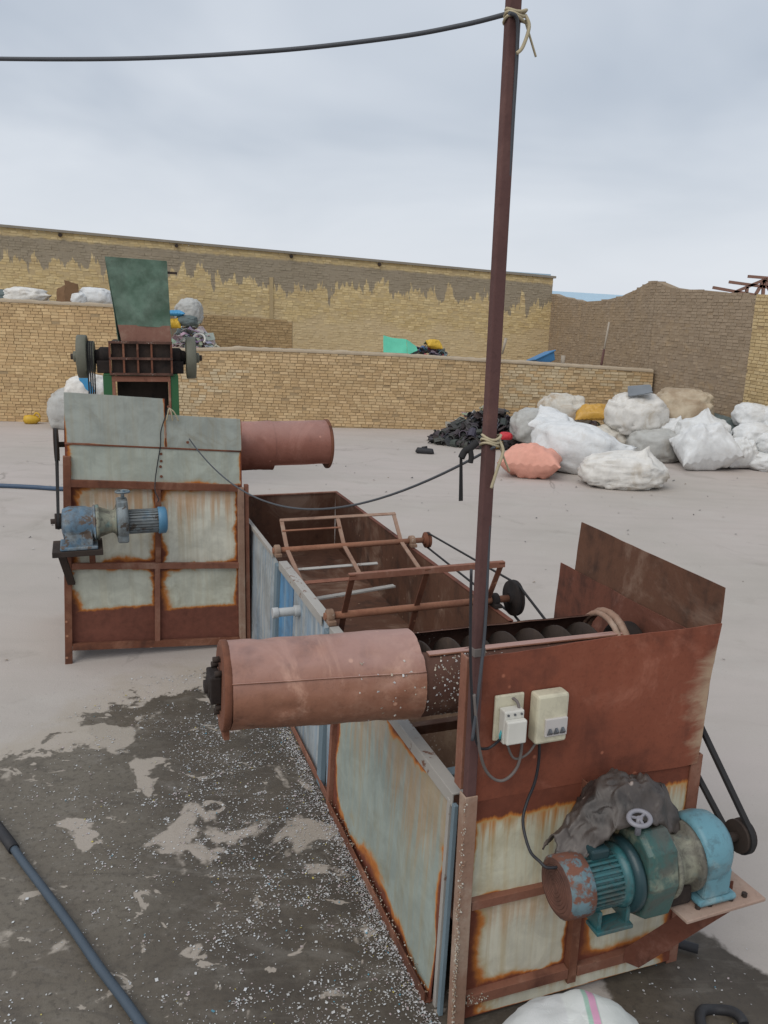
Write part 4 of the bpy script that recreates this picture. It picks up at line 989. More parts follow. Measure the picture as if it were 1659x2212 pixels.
mb = MB(); mb.sheet((0.93, 4.71, 0.02), (0.93, 1.43, 0.02), (0.93, 1.43, 0.905), (0.93, 4.71, 0.905), 0.005, 16, 6, 0.008, 1.5); PT('side_panel', mb, 'rust_inside', T)
mb = MB(); mb.sheet((0.0, 4.715, 0.02), (0.93, 4.715, 0.02), (0.93, 4.72, 0.91), (0.0, 4.72, 0.91), 0.005, 8, 6, 0.008, 2.5); PT('end_panel', mb, 'rust_inside', T)
mb = MB(); mb.angle((0.955, 1.44, 0.915), (0.955, 4.73, 0.915), 0.03, 0.006, (-1, 0, 0), (0, 0, -1)); PT('rim', mb, 'rust_side', T, 0.002)
mb = MB(); mb.bar((-0.01, 4.725, 0.912), (0.95, 4.725, 0.912), 0.03, 0.012); PT('rim', mb, 'rust_rail', T, 0.002)
mb = MB(); mb.sheet((0.0, 1.43, 0.30), (0.93, 1.43, 0.30), (0.93, 4.70, 0.42), (0.0, 4.70, 0.42), 0.004, 8, 16, 0.02, 7.5); PT('floor_plate', mb, 'rust_inside', T)
mb = MB(); mb.sheet((0.005, 1.28, 0.35), (0.925, 1.28, 0.35), (0.925, 1.30, 0.80), (0.005, 1.30, 0.80), 0.004, 8, 5, 0.006, 8.5); PT('baffle', mb, 'galv_tall', T)
mb = MB(); mb.bar((0.10, 2.55, 0.72), (0.72, 2.62, 0.74), 0.045, 0.012); PT('cross_bar', mb, 'pale_rail', T, 0.002)
mb = MB(); mb.cyl((-0.005, 2.27, 0.765), (-0.135, 2.27, 0.765), 0.026, n=18); mb.cyl((-0.135, 2.27, 0.765), (-0.170, 2.27, 0.765), 0.032, n=18); mb.cyl((-0.004, 2.27, 0.765), (-0.04, 2.27, 0.765), 0.034, n=18); PT('spout', mb, 'pvc', T, 0.002)
# paddles
def bearing_block(p, parent, mat='rust_caked'):
    mb = MB(); x, y, z = p
    mb.box(x - 0.022, x + 0.022, y - 0.055, y + 0.055, z - 0.035, z - 0.012)
    mb.lathe((x - 0.022, y, z), (1, 0, 0), [(0, 0.025), (0.006, 0.038), (0.038, 0.038), (0.044, 0.025)], 16)
    PT('bearing', mb, mat, parent, 0.004)
A1, Z1 = 2.90, 0.955
mb = MB(); mb.cyl((-0.03, A1, Z1), (1.09, A1, Z1), 0.019, n=14); p1 = PT('paddle', mb, 'rust_shaft', T)
E1, E2 = (3.06, 1.115), (2.50, 0.855)
xs = (0.065, 0.455, 0.865)
for i, x in enumerate(xs):
    mb = MB(); mb.bar((x, E1[0], E1[1]), (x, A1, Z1 + 0.005), 0.026, 0.008, (0, -0.5, 1)); mb.bar((x, A1, Z1 + 0.004), (x, E2[0], E2[1]), 0.026, 0.008, (0, -0.3, 1)); PT('paddle_arm', mb, 'rust_post', p1)
for (y, z), w, mt in ((E1, 0.028, 'rust_post'), ((2.995, 1.058), 0.014, 'rust_shaft'), (E2, 0.03, 'rust_rail'), ((2.68, 0.885), 0.022, 'pale_rail')):
    x1 = 0.88 if y in (E1[0], E2[0]) else (0.46 if w == 0.014 else 0.62)
    mb = MB(); mb.bar((0.055, y, z), (x1, y, z), w, 0.007, (0, -0.4, 1)); PT('paddle_bar', mb, mt, p1, 0.001)
bearing_block((0.0, A1, Z1), T); bearing_block((0.945, A1, Z1), T)
mb = MB(); mb.lathe((1.03, A1, Z1), (1, 0, 0), [(0, 0.03), (0.012, 0.03), (0.014, 0.055), (0.024, 0.055), (0.03, 0.045), (0.036, 0.055), (0.046, 0.055)], 24); PT('pulley', mb, 'rust', T)
A2, Z2 = 1.655, 0.955
mb = MB(); mb.cyl((-0.03, A2, Z2), (1.09, A2, Z2), 0.02, n=14); p2 = PT('paddle', mb, 'rust_shaft', T)
for x in (0.075, 0.48, 0.905):
    mb = MB(); mb.bar((x, 1.515, 1.215), (x, A2, Z2), 0.03, 0.008, (0, 1, 0.5)); mb.bar((x, A2, Z2), (x, 1.74, 0.76), 0.03, 0.008, (0, 1, 0.5)); PT('paddle_arm', mb, 'rust', p2)
mb = MB(); mb.angle((0.06, 1.515, 1.218), (0.925, 1.515, 1.218), 0.030, 0.006, (0, 1, 0), (0, 0, -1)); PT('paddle_bar', mb, 'rust_rail', p2)
mb = MB(); mb.angle((0.06, 1.74, 0.76), (0.925, 1.74, 0.76), 0.030, 0.006, (0, 1, 0), (0, 0, -1)); PT('paddle_bar', mb, 'rust_rail', p2)
bearing_block((0.0, A2, Z2), T); bearing_block((0.95, A2, Z2), T, 'grease')
mb = MB(); mb.lathe((1.035, A2, Z2), (1, 0, 0), [(0, 0.03), (0.012, 0.03), (0.014, 0.098), (0.024, 0.102), (0.032, 0.088), (0.04, 0.102), (0.052, 0.098), (0.054, 0.07)], 30); PT('pulley', mb, 'grease', T)
PT('drive_belt', belt_loop((A1, Z1), 0.047, (A2, Z2), 0.09, 1.060, 0.012, 0.008), 'belt', T)
PT('drive_belt', belt_loop((A2, Z2), 0.09, (0.72, 0.70), 0.06, 1.073, 0.012, 0.008), 'belt', T)

# ================================================================== far screw washer (sheared and leaned to fit image pixels)
FW = thing('screw_washer', 'far upright screw washer with pale patched panels and a red tube to the right', 'machine', (-0.7, 4.1, 0), PLANT)
def q(b, z, a=3.68):            # shear and lean fitted to image pixels: rails fall to the right, sides lean
    t = (-b - 0.09) / 1.2
    return Vector((b + (0.055 * t) * (z - 1.2) * 0.9, a, z + 0.09 * t))
def qsheet(name, b0, b1, z0, z1, mat, a=3.68, nx=10, nz=8, warp=0.008, rag=0.0, seed=0.0, parent=None):
    mb = MB(); mb.sheet(q(b0, z0, a), q(b1, z0, a), q(b1, z1, a), q(b0, z1, a), 0.004, nx, nz, warp, seed, rag)
    return PT(name, mb, mat, parent or FW)
def qbar(name, b0, z0, b1, z1, w, t, mat, a=3.66, up=(0, 1, 0)):
    mb = MB(); mb.bar(q(b0, z0, a), q(b1, z1, a), w, t, (0, 1, 0)); return PT(name, mb, mat, FW, 0.002)
qsheet('upper_sheet', -1.29, -0.625, 1.48, 1.825, 'galv_tall', 3.684, seed=1.0, rag=0.003)
qsheet('upper_sheet', -0.622, -0.085, 1.478, 1.715, 'galv_tall', 3.69, seed=2.0, rag=0.003)
qsheet('lower_sheet', -1.285, -0.088, 1.225, 1.49, 'galv_tall_low', 3.678, 16, 6, 0.006, 0.002, 3.0)
qbar('seam', -1.285, 1.483, -0.09, 1.483, 0.012, 0.008, 'rust', 3.674)
for b0, b1, z0, z1, mt in ((-1.25, -0.70, 0.655, 1.20, 'galv_mid'), (-0.665, -0.125, 0.655, 1.20, 'galv_mid'), (-1.25, -0.71, 0.05, 0.605, 'galv_bottom'), (-0.675, -0.125, 0.05, 0.605, 'galv_bottom')):
    qsheet('front_panel', b0 - 0.02, b1 + 0.02, z0 - 0.02, z1 + 0.02, mt, 3.69, seed=b0 * 3 + z0)
mb = MB(); mb.bar(q(-1.275, -0.11, 3.67), q(-1.275, 1.40, 3.67), 0.05, 0.045, (0, 1, 0)); PT('corner_post', mb, 'rust', FW, 0.003)
mb = MB(); mb.bar(q(-0.10, 0.0, 3.665), q(-0.10, 1.22, 3.665), 0.045, 0.045, (0, 1, 0)); PT('corner_post', mb, 'rust_post', FW, 0.003)
mb = MB(); mb.bar(q(-0.055, 0.0, 3.685), q(-0.055, 1.24, 3.685), 0.03, 0.04, (0, 1, 0)); PT('corner_post', mb, 'rust_rail', FW, 0.003)
qbar('rail', -1.26, 1.215, -0.12, 1.215, 0.05, 0.03, 'rust', 3.664)
qbar('rail', -1.25, 0.63, -0.12, 0.63, 0.042, 0.03, 'rust_rail', 3.664)
qbar('rail', -1.25, 0.035, -0.12, 0.035, 0.05, 0.03, 'rust', 3.664)
qbar('mullion', -0.685, 0.655, -0.680, 1.19, 0.036, 0.028, 'rust', 3.664)
qbar('mullion', -0.695, 0.058, -0.690, 0.61, 0.036, 0.028, 'rust_rail', 3.664)
# body behind the front
mb = MB(); mb.sheet(q(-1.285, -0.02, 4.72), q(-1.285, -0.02, 3.70), q(-1.285, 1.80, 3.70), q(-1.285, 1.42, 4.72), 0.004, 8, 8, 0.006, 1.0); PT('side_sheet', mb, 'galv_side', FW)
mb = MB(); mb.sheet(q(-0.085, 0.02, 4.72), q(-0.085, 0.02, 3.70), q(-0.085, 1.69, 3.70), q(-0.085, 1.40, 4.72), 0.004, 8, 8, 0.006, 2.0); PT('side_sheet', mb, 'rust_side', FW)
mb = MB(); mb.sheet(q(-0.085, 0.02, 4.725), q(-1.285, 0.02, 4.725), q(-1.285, 1.40, 4.725), q(-0.085, 1.40, 4.725), 0.004, 8, 8, 0.006, 3.0); PT('back_sheet', mb, 'rust_side', FW)
mb = MB(); mb.bar(q(-1.275, -0.11, 4.70), q(-1.275, 1.2, 4.70), 0.05, 0.045, (0, 1, 0)); PT('corner_post', mb, 'rust', FW, 0.003)
# tube
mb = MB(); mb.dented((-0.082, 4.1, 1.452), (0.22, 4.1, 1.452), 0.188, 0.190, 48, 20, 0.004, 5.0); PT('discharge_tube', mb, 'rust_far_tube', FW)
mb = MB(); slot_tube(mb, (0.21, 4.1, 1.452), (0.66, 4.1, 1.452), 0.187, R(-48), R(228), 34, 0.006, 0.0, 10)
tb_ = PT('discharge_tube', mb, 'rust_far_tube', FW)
mb = MB(); mb.lathe((0.655, 4.1, 1.452), (1, 0, 0), [(0, 0.19), (0.004, 0.196), (0.02, 0.196), (0.024, 0.188)], 36); PT('end_plate', mb, 'rust', FW)
mb = MB(); mb.cyl((0.678, 4.1, 1.452), (0.72, 4.1, 1.452), 0.022, n=12); mb.lathe((0.678, 4.1, 1.452), (1, 0, 0), [(0, 0.05), (0.02, 0.04)], 16); PT('shaft_end', mb, 'rust', FW)
# far gear motor
y1, z1 = 3.45, 1.075
mb = MB(); mb.lathe((-0.975, y1, z1 + 0.01), (1, 0, 0), [(0, 0.10), (0.008, 0.125), (0.06, 0.13), (0.078, 0.11)], 24); mb.box(-0.972, -0.90, y1 - 0.075, y1 + 0.075, 0.935, 1.225)
gm1 = PT('gear_motor', mb, 'far_grey', FW, 0.012)
mb = MB(); mb.lathe((-1.32, y1, z1), (1, 0, 0), [(0, 0.05), (0.01, 0.10), (0.05, 0.115), (0.15, 0.112), (0.195, 0.098), (0.20, 0.118), (0.215, 0.118)], 28); mb.box(-1.30, -1.13, y1 - 0.10, y1 + 0.10, 0.935, 1.07); mb.box(-1.335, -1.10, y1 - 0.115, y1 + 0.115, 0.918, 0.942); PT('gearbox', mb, 'far_blue', gm1, 0.01)
mb = MB(); mb.lathe((-1.105, y1, z1), (1, 0, 0), [(0, 0.118), (0.02, 0.118), (0.024, 0.10), (0.10, 0.075), (0.12, 0.085), (0.13, 0.11)], 24); PT('adapter', mb, 'motor_beige', gm1)
mb = MB(); finned(mb, -0.895, -0.70, y1, z1 - 0.01, 0.074, 0.083, 24); PT('motor_body', mb, 'far_grey', gm1)
mb = MB(); mb.lathe((-0.705, y1, z1 - 0.01), (1, 0, 0), [(0, 0.088), (0.004, 0.092), (0.05, 0.090), (0.06, 0.07)], 28); PT('fan_cover', mb, 'cap_blue', gm1)
mb = MB(); ring_torus(mb, (-0.928, y1, 1.275), (0, 0, 1), 0.044, 0.007, 24, 6); mb.cyl((-0.928, y1, 1.22), (-0.928, y1, 1.285), 0.012, n=10); mb.bar((-0.97, y1, 1.275), (-0.886, y1, 1.275), 0.01, 0.006); mb.bar((-0.928, y1 - 0.04, 1.275), (-0.928, y1 + 0.04, 1.275), 0.01, 0.006); PT('handwheel', mb, 'far_grey', gm1)
mb = MB(); mb.cyl((-1.385, y1, 1.095), (-1.31, y1, 1.095), 0.018, n=12); mb.lathe((-1.358, y1, 1.095), (1, 0, 0), [(0, 0.052), (0.012, 0.052), (0.018, 0.04), (0.024, 0.052), (0.04, 0.052)], 22); PT('pulley', mb, 'dark_metal', gm1)
mb = MB(); mb.box(-1.385, -1.07, 3.33, 3.63, 0.878, 0.916); PT('motor_bracket', mb, 'dark_metal', FW, 0.004)
mb = MB(); mb.bar((-1.33, 3.40, 0.88), (-1.285, 3.63, 0.60), 0.05, 0.02); PT('brace', mb, 'dark_metal', FW, 0.002)
mb = MB(); mb.bar((-1.14, 3.52, 0.88), (-1.14, 3.64, 0.74), 0.04, 0.02); PT('brace', mb, 'rust', FW, 0.002)
mb = MB(); mb.lathe((-1.355, 4.1, 1.50), (1, 0, 0), [(0, 0.12), (0.008, 0.12), (0.014, 0.108), (0.02, 0.108), (0.032, 0.12)], 28); mb.cyl((-1.35, 4.1, 1.50), (-1.28, 4.1, 1.50), 0.02, n=12); PT('pulley', mb, 'dark_metal', FW)
PT('drive_belt', belt_loop((y1, 1.095), 0.046, (4.1, 1.50), 0.11, -1.338, 0.014, 0.009), 'belt', FW)
# bolts along the old wire run
for b, z in ((-0.655, 1.44), (-0.655, 1.39), (-0.66, 1.35), (-0.655, 1.28), (-0.60, 1.77), (-0.47, 1.53)):
    mb = MB(); p = q(b, z, 3.676); mb.lathe(p + Vector((0, -0.006, 0)), (0, 1, 0), [(0, 0.009), (0.01, 0.011)], 8); PT('bolt', mb, 'rust', FW)

# ================================================================== crusher behind
CR = Matrix.Translation((-3.23, 11.0, 0)) @ Matrix.Rotation(R(15), 4, 'Z')
K = thing('crusher', 'green crusher with tall hopper and two grey flywheels behind the far washer', 'machine', (0, 0.3, 0), CR)
mb = MB(); mb.sheet((-0.262, 0.0, 2.22), (0.40, 0.0, 2.20), (0.375, -0.10, 3.03), (-0.37, -0.10, 3.055), 0.006, 12, 14, 0.012, 1.0); PT('hopper_front', mb, 'green_paint', K)
mb = MB(); mb.sheet((-0.225, 0.004, 2.02), (0.40, 0.004, 2.02), (0.402, 0.0, 2.225), (-0.262, 0.0, 2.225), 0.006, 12, 4, 0.006, 2.0); PT('hopper_throat', mb, 'hopper_low', K)
mb = MB(); mb.sheet((-0.262, 0.62, 2.02), (-0.262, 0.01, 2.02), (-0.37, -0.09, 3.05), (-0.37, 0.62, 3.05), 0.006, 6, 8, 0.008, 3.0); PT('hopper_side', mb, 'green_paint', K)
mb = MB(); mb.sheet((0.40, 0.01, 2.02), (0.40, 0.62, 2.02), (0.375, 0.62, 3.02), (0.375, -0.09, 3.02), 0.006, 6, 8, 0.008, 4.0); PT('hopper_side', mb, 'green_paint', K)
mb = MB(); mb.sheet((0.40, 0.625, 2.02), (-0.262, 0.625, 2.02), (-0.37, 0.625, 3.05), (0.375, 0.625, 3.02), 0.006, 6, 8, 0.008, 5.0); PT('hopper_back', mb, 'green_paint', K)
mb = MB(); mb.bar((0.375, -0.05, 2.89), (0.50, -0.05, 2.885), 0.03, 0.03); PT('hook', mb, 'dark_metal', K)
mb = MB(); mb.box(-0.36, 0.385, 0.03, 0.60, 1.60, 2.015); hs = PT('rotor_housing', mb, 'dark_metal', K, 0.004)
mb = MB()
for z in (1.60, 1.80, 2.005): mb.box(-0.385, 0.41, -0.045, 0.035, z - 0.014, z + 0.014)
PT('flange', mb, 'rust_wet', hs)
for x in (-0.375, -0.205, -0.03, 0.145, 0.395):
    mb = MB(); mb.box(x - 0.012, x + 0.012, -0.035, 0.035, 1.605, 2.0); PT('rib', mb, 'rust', hs)
for sx in (-1, 1):
    mb = MB(); mb.lathe((sx * 0.39, 0.28, 1.80), (sx, 0, 0), [(0, 0.13), (0.12, 0.13), (0.14, 0.10), (0.19, 0.09)], 20); mb.box(min(sx * 0.39, sx * 0.55), max(sx * 0.39, sx * 0.55), 0.10, 0.46, 1.60, 1.76); PT('bearing_housing', mb, 'grease', K, 0.01)
mb = MB(); mb.cyl((-0.88, 0.28, 1.80), (0.80, 0.28, 1.80), 0.04, n=14); PT('shaft', mb, 'dark_metal', K)
for x in (-0.80, 0.585):
    mb = MB(); mb.lathe((x, 0.28, 1.80), (1, 0, 0), [(0, 0.22), (0.006, 0.272), (0.02, 0.28), (0.115, 0.28), (0.13, 0.272), (0.135, 0.22), (0.10, 0.215), (0.10, 0.08), (0.14, 0.075), (0.14, 0.0)], 40, True, False); fw_ = PT('flywheel', mb, 'wheel_grey', K)
    hx = x - 0.05 if x < 0 else x + 0.11
    mb = MB(); mb.lathe((hx, 0.28, 1.80), (1, 0, 0), [(0, 0.05), (0.01, 0.068), (0.06, 0.068), (0.07, 0.05)], 16); PT('hub', mb, 'wheel_grey', fw_)
mb = MB(); mb.lathe((-0.67, 0.28, 1.80), (1, 0, 0), [(0, 0.20), (0.01, 0.205), (0.02, 0.19), (0.03, 0.205), (0.04, 0.19), (0.05, 0.205), (0.06, 0.19), (0.07, 0.205), (0.09, 0.20)], 32); PT('pulley', mb, 'wheel_grey', K)
for k in range(3):
    PT('drive_belt', belt_loop((0.28, 1.80), 0.195, (0.05, 0.60), 0.10, -0.655 + 0.026 * k, 0.018, 0.012), 'belt', K)
mb = MB(); finned(mb, -0.50, -0.12, 0.05, 0.60, 0.16, 0.18, 24); mb.cyl((-0.67, 0.05, 0.60), (-0.5, 0.05, 0.60), 0.03, n=12); mb.lathe((-0.67, 0.05, 0.60), (1, 0, 0), [(0, 0.10), (0.09, 0.10)], 24); mb.box(-0.48, -0.14, -0.10, 0.20, 0.0, 0.46); PT('drive_motor', mb, 'far_grey', K)
for x0, x1 in ((-0.475, -0.36), (0.375, 0.475)):
    mb = MB(); mb.box(x0, x1, 0.0, 0.06, 0.0, 1.575); mb.box(x0, x1, 0.55, 0.62, 0.0, 1.575); PT('frame_leg', mb, 'green_frame', K, 0.004)
    mb = MB(); mb.box(x0 + 0.03, x1 - 0.03, 0.062, 0.548, 0.7, 1.57); PT('side_plate', mb, 'green_frame', K)
mb = MB(); mb.box(-0.47, 0.47, 0.005, 0.61, 1.577, 1.598); PT('frame_top', mb, 'green_frame', K, 0.003)
mb = MB(); mb.box(-0.365, -0.325, -0.012, 0.05, 0.9, 1.50); mb.box(0.345, 0.373, -0.012, 0.05, 0.9, 1.50); mb.box(-0.365, 0.373, -0.013, 0.05, 1.502, 1.572); PT('chute_frame', mb, 'rust_rail', K, 0.003)
mb = MB(); mb.sheet((-0.325, 0.50, 0.95), (0.345, 0.50, 0.95), (0.345, 0.45, 1.56), (-0.325, 0.45, 1.56), 0.004, 4, 4, 0.004, 1.0); PT('screen_plate', mb, 'dark_metal', K)

# ================================================================== pole, cables, switches
PI_ = PLANT.inverted()
CP = PI_ @ CAMP
def onA(x, y, a):
    d = PI_.to_3x3() @ ray(x, y)
    return CP + d * ((a - CP.y) / d.y)
def cable(name, label, pts, r, mat, frame=PLANT, group=None, n=8, cat='cable'):
    mb = MB(); mb.tube(pts, r, n)
    o = mb.build(name, M[mat], base=pts[0], frame=frame)
    return tag(o, label, cat, group)

PO = thing('steel_pole', 'tall rusty square steel pole rising from the near washer corner', 'pole', (0.012, -0.045, 0.9), PLANT)
mb = MB(); mb.bar((0.0, -0.0285, 0.60), (-0.006, -0.030, 3.75), 0.036, 0.032, (0, 1, 0)); PT('pole_shaft', mb, 'rust_pole', PO, 0.004)
mb = MB(); mb.box(-0.021, 0.019, -0.048, -0.010, 1.44, 1.468); PT('tape_band', mb, 'cable_dusty', PO, 0.002)
for z in (3.262, 2.12):
    mb = MB()
    for k in range(3):
        ring = [(0.0 + 0.028 * math.cos(t) + 0.002 * k, -0.030 + 0.027 * math.sin(t), z + 0.010 * k + 0.006 * math.sin(t * 2 + k)) for t in [i * math.pi / 8 for i in range(17)]]
        mb.tube(ring, 0.0042, 6)
    mb.tube(spline([(0.022, -0.050, z + 0.01), (0.030, -0.060, z - 0.02), (0.014, -0.062, z - 0.07), (-0.002, -0.060, z - 0.088 if z > 3 else z - 0.13)]), 0.0048, 6)
    mb.tube(spline([(0.024, -0.045, z), (0.044, -0.05, z - 0.05), (0.064, -0.045, z - 0.085)]), 0.003, 6)
    PT('twine_tie', mb, 'twine', PO)

pw = [onY(-160, 120, 3.05), onY(0, 127, 2.98), onY(300, 126, 2.88), onY(600, 109, 2.76), onY(850, 81, 2.64), onY(1000, 54, 2.56), onY(1092, 31, 2.49)]
cable('overhead_cable', 'thick grey cable crossing the sky from the left to the pole top', spline(pw, 10), 0.0068, 'cable_grey', WORLD)
pts = [onA(1100, 28, -0.07), onA(1117, 42, -0.06), onA(1117, 110, -0.05), onA(1108, 260, -0.045), onA(1098, 420, -0.04), onA(1086, 640, -0.04), onA(1072, 860, -0.04), onA(1058, 1120, -0.04), onA(1048, 1350, -0.05), onA(1035, 1480, -0.08), onA(1020, 1600, -0.10)]
cable('drop_cable', 'grey cable running down the right side of the steel pole', spline(pts, 8), 0.0052, 'cable_grey')
pts = [onA(1018, 1230, -0.085), onA(1016, 1400, -0.085), onA(1019, 1500, -0.088), onA(1022, 1570, -0.085), onA(1034, 1612, -0.07), onA(1052, 1617, -0.05), onA(1068, 1608, -0.05), onA(1080, 1597, -0.06)]
cable('switch_cable', 'dark cable down the pole front into the bottom of the left switch', spline(pts, 8), 0.0048, 'cable_dark')
pts = [onA(1024, 1500, -0.092), onA(1029, 1560, -0.09), onA(1037, 1625, -0.07), onA(1050, 1665, -0.05), onA(1072, 1685, -0.045), onA(1095, 1682, -0.045), onA(1118, 1655, -0.045), onA(1127, 1610, -0.05), onA(1124, 1560, -0.07), onA(1119, 1520, -0.05), onA(1106, 1507, -0.03)]
cable('loop_cable', 'dusty cable hanging in a wide loop below the left switch', spline(pts, 8), 0.0052, 'cable_dusty')
pts = [onA(1093, 1590, -0.06), onA(1098, 1615, -0.05), onA(1108, 1636, -0.042), onA(1122, 1638, -0.04), onA(1142, 1626, -0.042), onA(1158, 1602, -0.05), onA(1162, 1581, -0.06)]
cable('jumper_cable', 'short dusty cable looping from the left switch to the breaker box', spline(pts, 8), 0.0042, 'cable_dusty')
pts = [onA(1165, 1580, -0.06), onA(1164, 1640, -0.045), onA(1155, 1690, -0.045), onA(1140, 1728, -0.05), onA(1130, 1765, -0.07), onA(1133, 1800, -0.10), onA(1146, 1840, -0.15), onA(1165, 1860, -0.19), onA(1182, 1874, -0.215), onA(1215, 1872, -0.22)]
cable('motor_cable', 'dark cable dropping from the breaker box to the teal motor', spline(pts, 8), 0.0052, 'cable_dark')
for k, (x, y) in enumerate(((1080, 1596), (1093, 1592))):
    cable('wire_ends', ['left one of two turquoise wire ends under the open switch', 'right one of two turquoise wire ends under the open switch'][k], [onA(x + 4 - 4 * k, 1578, -0.055), onA(x, y - 8, -0.06), onA(x, y, -0.06)], 0.0042, 'cyan_wire', group='turquoise wire ends', cat='wire')

# line to the far washer
cable('hanging_cable', 'grey cable sagging from the pole across the tank to the far washer', sag((0.0, -0.06, 2.115), (-0.455, 3.662, 1.585), 0.33, 40), 0.0046, 'cable_grey')
pts = [q(-0.605, 1.765, 3.655), q(-0.625, 1.70, 3.665), q(-0.655, 1.60, 3.667), q(-0.66, 1.50, 3.665), q(-0.685, 1.35, 3.662), q(-0.70, 1.25, 3.645), q(-0.705, 1.19, 3.58), q(-0.69, 1.155, 3.50), q(-0.70, 1.145, 3.46)]
cable('wall_cable', 'thin dark wire down the far washer to its small blue motor', spline(pts, 8), 0.0038, 'cable_dark')
mb = MB()
for dxk in (-0.02, 0.0, 0.02): mb.tube(spline([q(-0.60, 1.765, 3.66), q(-0.585 + dxk, 1.74, 3.652), q(-0.575 + dxk * 2, 1.68, 3.66)]), 0.005, 6)
tag(mb.build('twine_knot', M['twine'], base=q(-0.60, 1.765, 3.66), frame=PLANT), 'pale twine knot tied to the top of the far washer sheet', 'twine')
# black strap knotted on that cable beside the pole
mb = MB()
p0 = onA(1020, 962, -0.02)
mb.tube(spline([onA(1030, 955, -0.03), onA(1016, 968, -0.03), onA(1004, 975, -0.02), onA(996, 990, -0.02)]), [0.011] * 24 + [0.009], 8)
mb.tube(spline([onA(1014, 965, -0.03), onA(1018, 985, -0.035), onA(1016, 1000, -0.035)]), 0.008, 6)
a0, a1 = onA(996, 985, -0.02), onA(995, 1082, -0.02)
mb.sheet(a1 + Vector((-0.006, 0, 0)), a1 + Vector((0.007, 0, 0)), a0 + Vector((0.004, 0, 0)), a0 + Vector((-0.004, 0, 0)), 0.003, 2, 10, 0.008, 1.0)
tag(mb.build('strap', M['belt'], base=p0, frame=PLANT), 'black rubber strap dangling from the cable beside the pole', 'strap')

# switch without its lid
SB = thing('switch_box', 'cream switch base with exposed grey-white breaker, left one on the red sheet', 'switch', (0.125, -0.02, 1.13), PLANT)
mb = MB(); mb.box(0.073, 0.180, -0.034, -0.022, 1.125, 1.287); PT('back_plate', mb, 'box_cream', SB, 0.005)
mb = MB(); mb.box(0.088, 0.160, -0.075, -0.034, 1.132, 1.248); mb.box(0.088, 0.160, -0.098, -0.075, 1.140, 1.222); br_ = PT('breaker', mb, 'box_white', SB, 0.005)
mb = MB()
for x in (0.100, 0.124, 0.148): mb.cyl((x, -0.0755, 1.236), (x, -0.079, 1.236), 0.004, n=8)
PT('screw', mb, 'toggle', br_)
BX = thing('breaker_box', 'closed cream breaker box with three black toggles, right of the open switch', 'breaker box', (0.27, -0.02, 1.11), PLANT)
mb = MB(); mb.box(0.206, 0.325, -0.078, -0.022, 1.112, 1.287); PT('housing', mb, 'box_cream', BX, 0.009)
mb = MB(); mb.box(0.236, 0.318, -0.088, -0.077, 1.142, 1.205); wn_ = PT('breaker_window', mb, 'window_grey', BX, 0.002)
for x in (0.252, 0.276, 0.300):
    mb = MB(); mb.add([(x - 0.010, -0.089, 1.149), (x + 0.010, -0.089, 1.149), (x + 0.010, -0.089, 1.153), (x - 0.010, -0.089, 1.153), (x - 0.004, -0.102, 1.163), (x + 0.004, -0.102, 1.163), (x + 0.004, -0.0885, 1.172), (x - 0.004, -0.0885, 1.172)], [(0, 1, 5, 4), (0, 4, 7, 3), (1, 2, 6, 5), (4, 5, 6, 7), (0, 3, 2, 1), (3, 7, 6, 2)])
    PT('toggle', mb, 'toggle', wn_)

# dirty cloth over the gear motor
mb = MB(); v, f = [], []
nx, ny = 56, 34
for j in range(ny + 1):
    for i in range(nx + 1):
        s, t = i / nx, j / ny
        x = 0.265 + 0.46 * s
        zc = interp([(0, 0.785), (0.15, 0.83), (0.42, 0.965), (0.55, 0.985), (0.8, 0.945), (1, 0.87)], s)
        w = interp([(0, 0.05), (0.2, 0.085), (0.5, 0.12), (1, 0.10)], s)
        u = (t - 0.5) * 2
        y = -0.135 + u * w
        z = zc - 0.13 * abs(u) ** 1.7 * (0.55 + 0.45 * s)
        p = Vector((x, y, z))
        n1 = mnoise.noise(p * 14 + Vector((2, 1, 0))) * 0.030 + abs(mnoise.noise(p * 27)) * 0.030 + mnoise.noise(p * 60) * 0.006
        p += Vector((mnoise.noise(p * 18) * 0.02, mnoise.noise(p * 15 + Vector((7, 0, 0))) * 0.02, n1))
        e = min(s, 1 - s, t, 1 - t)
        if e < 0.001: p += Vector((mnoise.noise(p * 33) * 0.012, 0, mnoise.noise(p * 29) * 0.014))
        v.append(p)
for j in range(ny):
    for i in range(nx):
        a = j * (nx + 1) + i; f.append((a, a + 1, a + nx + 2, a + nx + 1))
mb.add(v, f, True)
o = mb.build('rag', M['rag'], base=(0.5, -0.15, 0.85), frame=PLANT); o.modifiers.new('thick', 'SOLIDIFY').thickness = 0.006
tag(o, 'filthy crumpled brown cloth draped over the teal gear motor', 'rag')

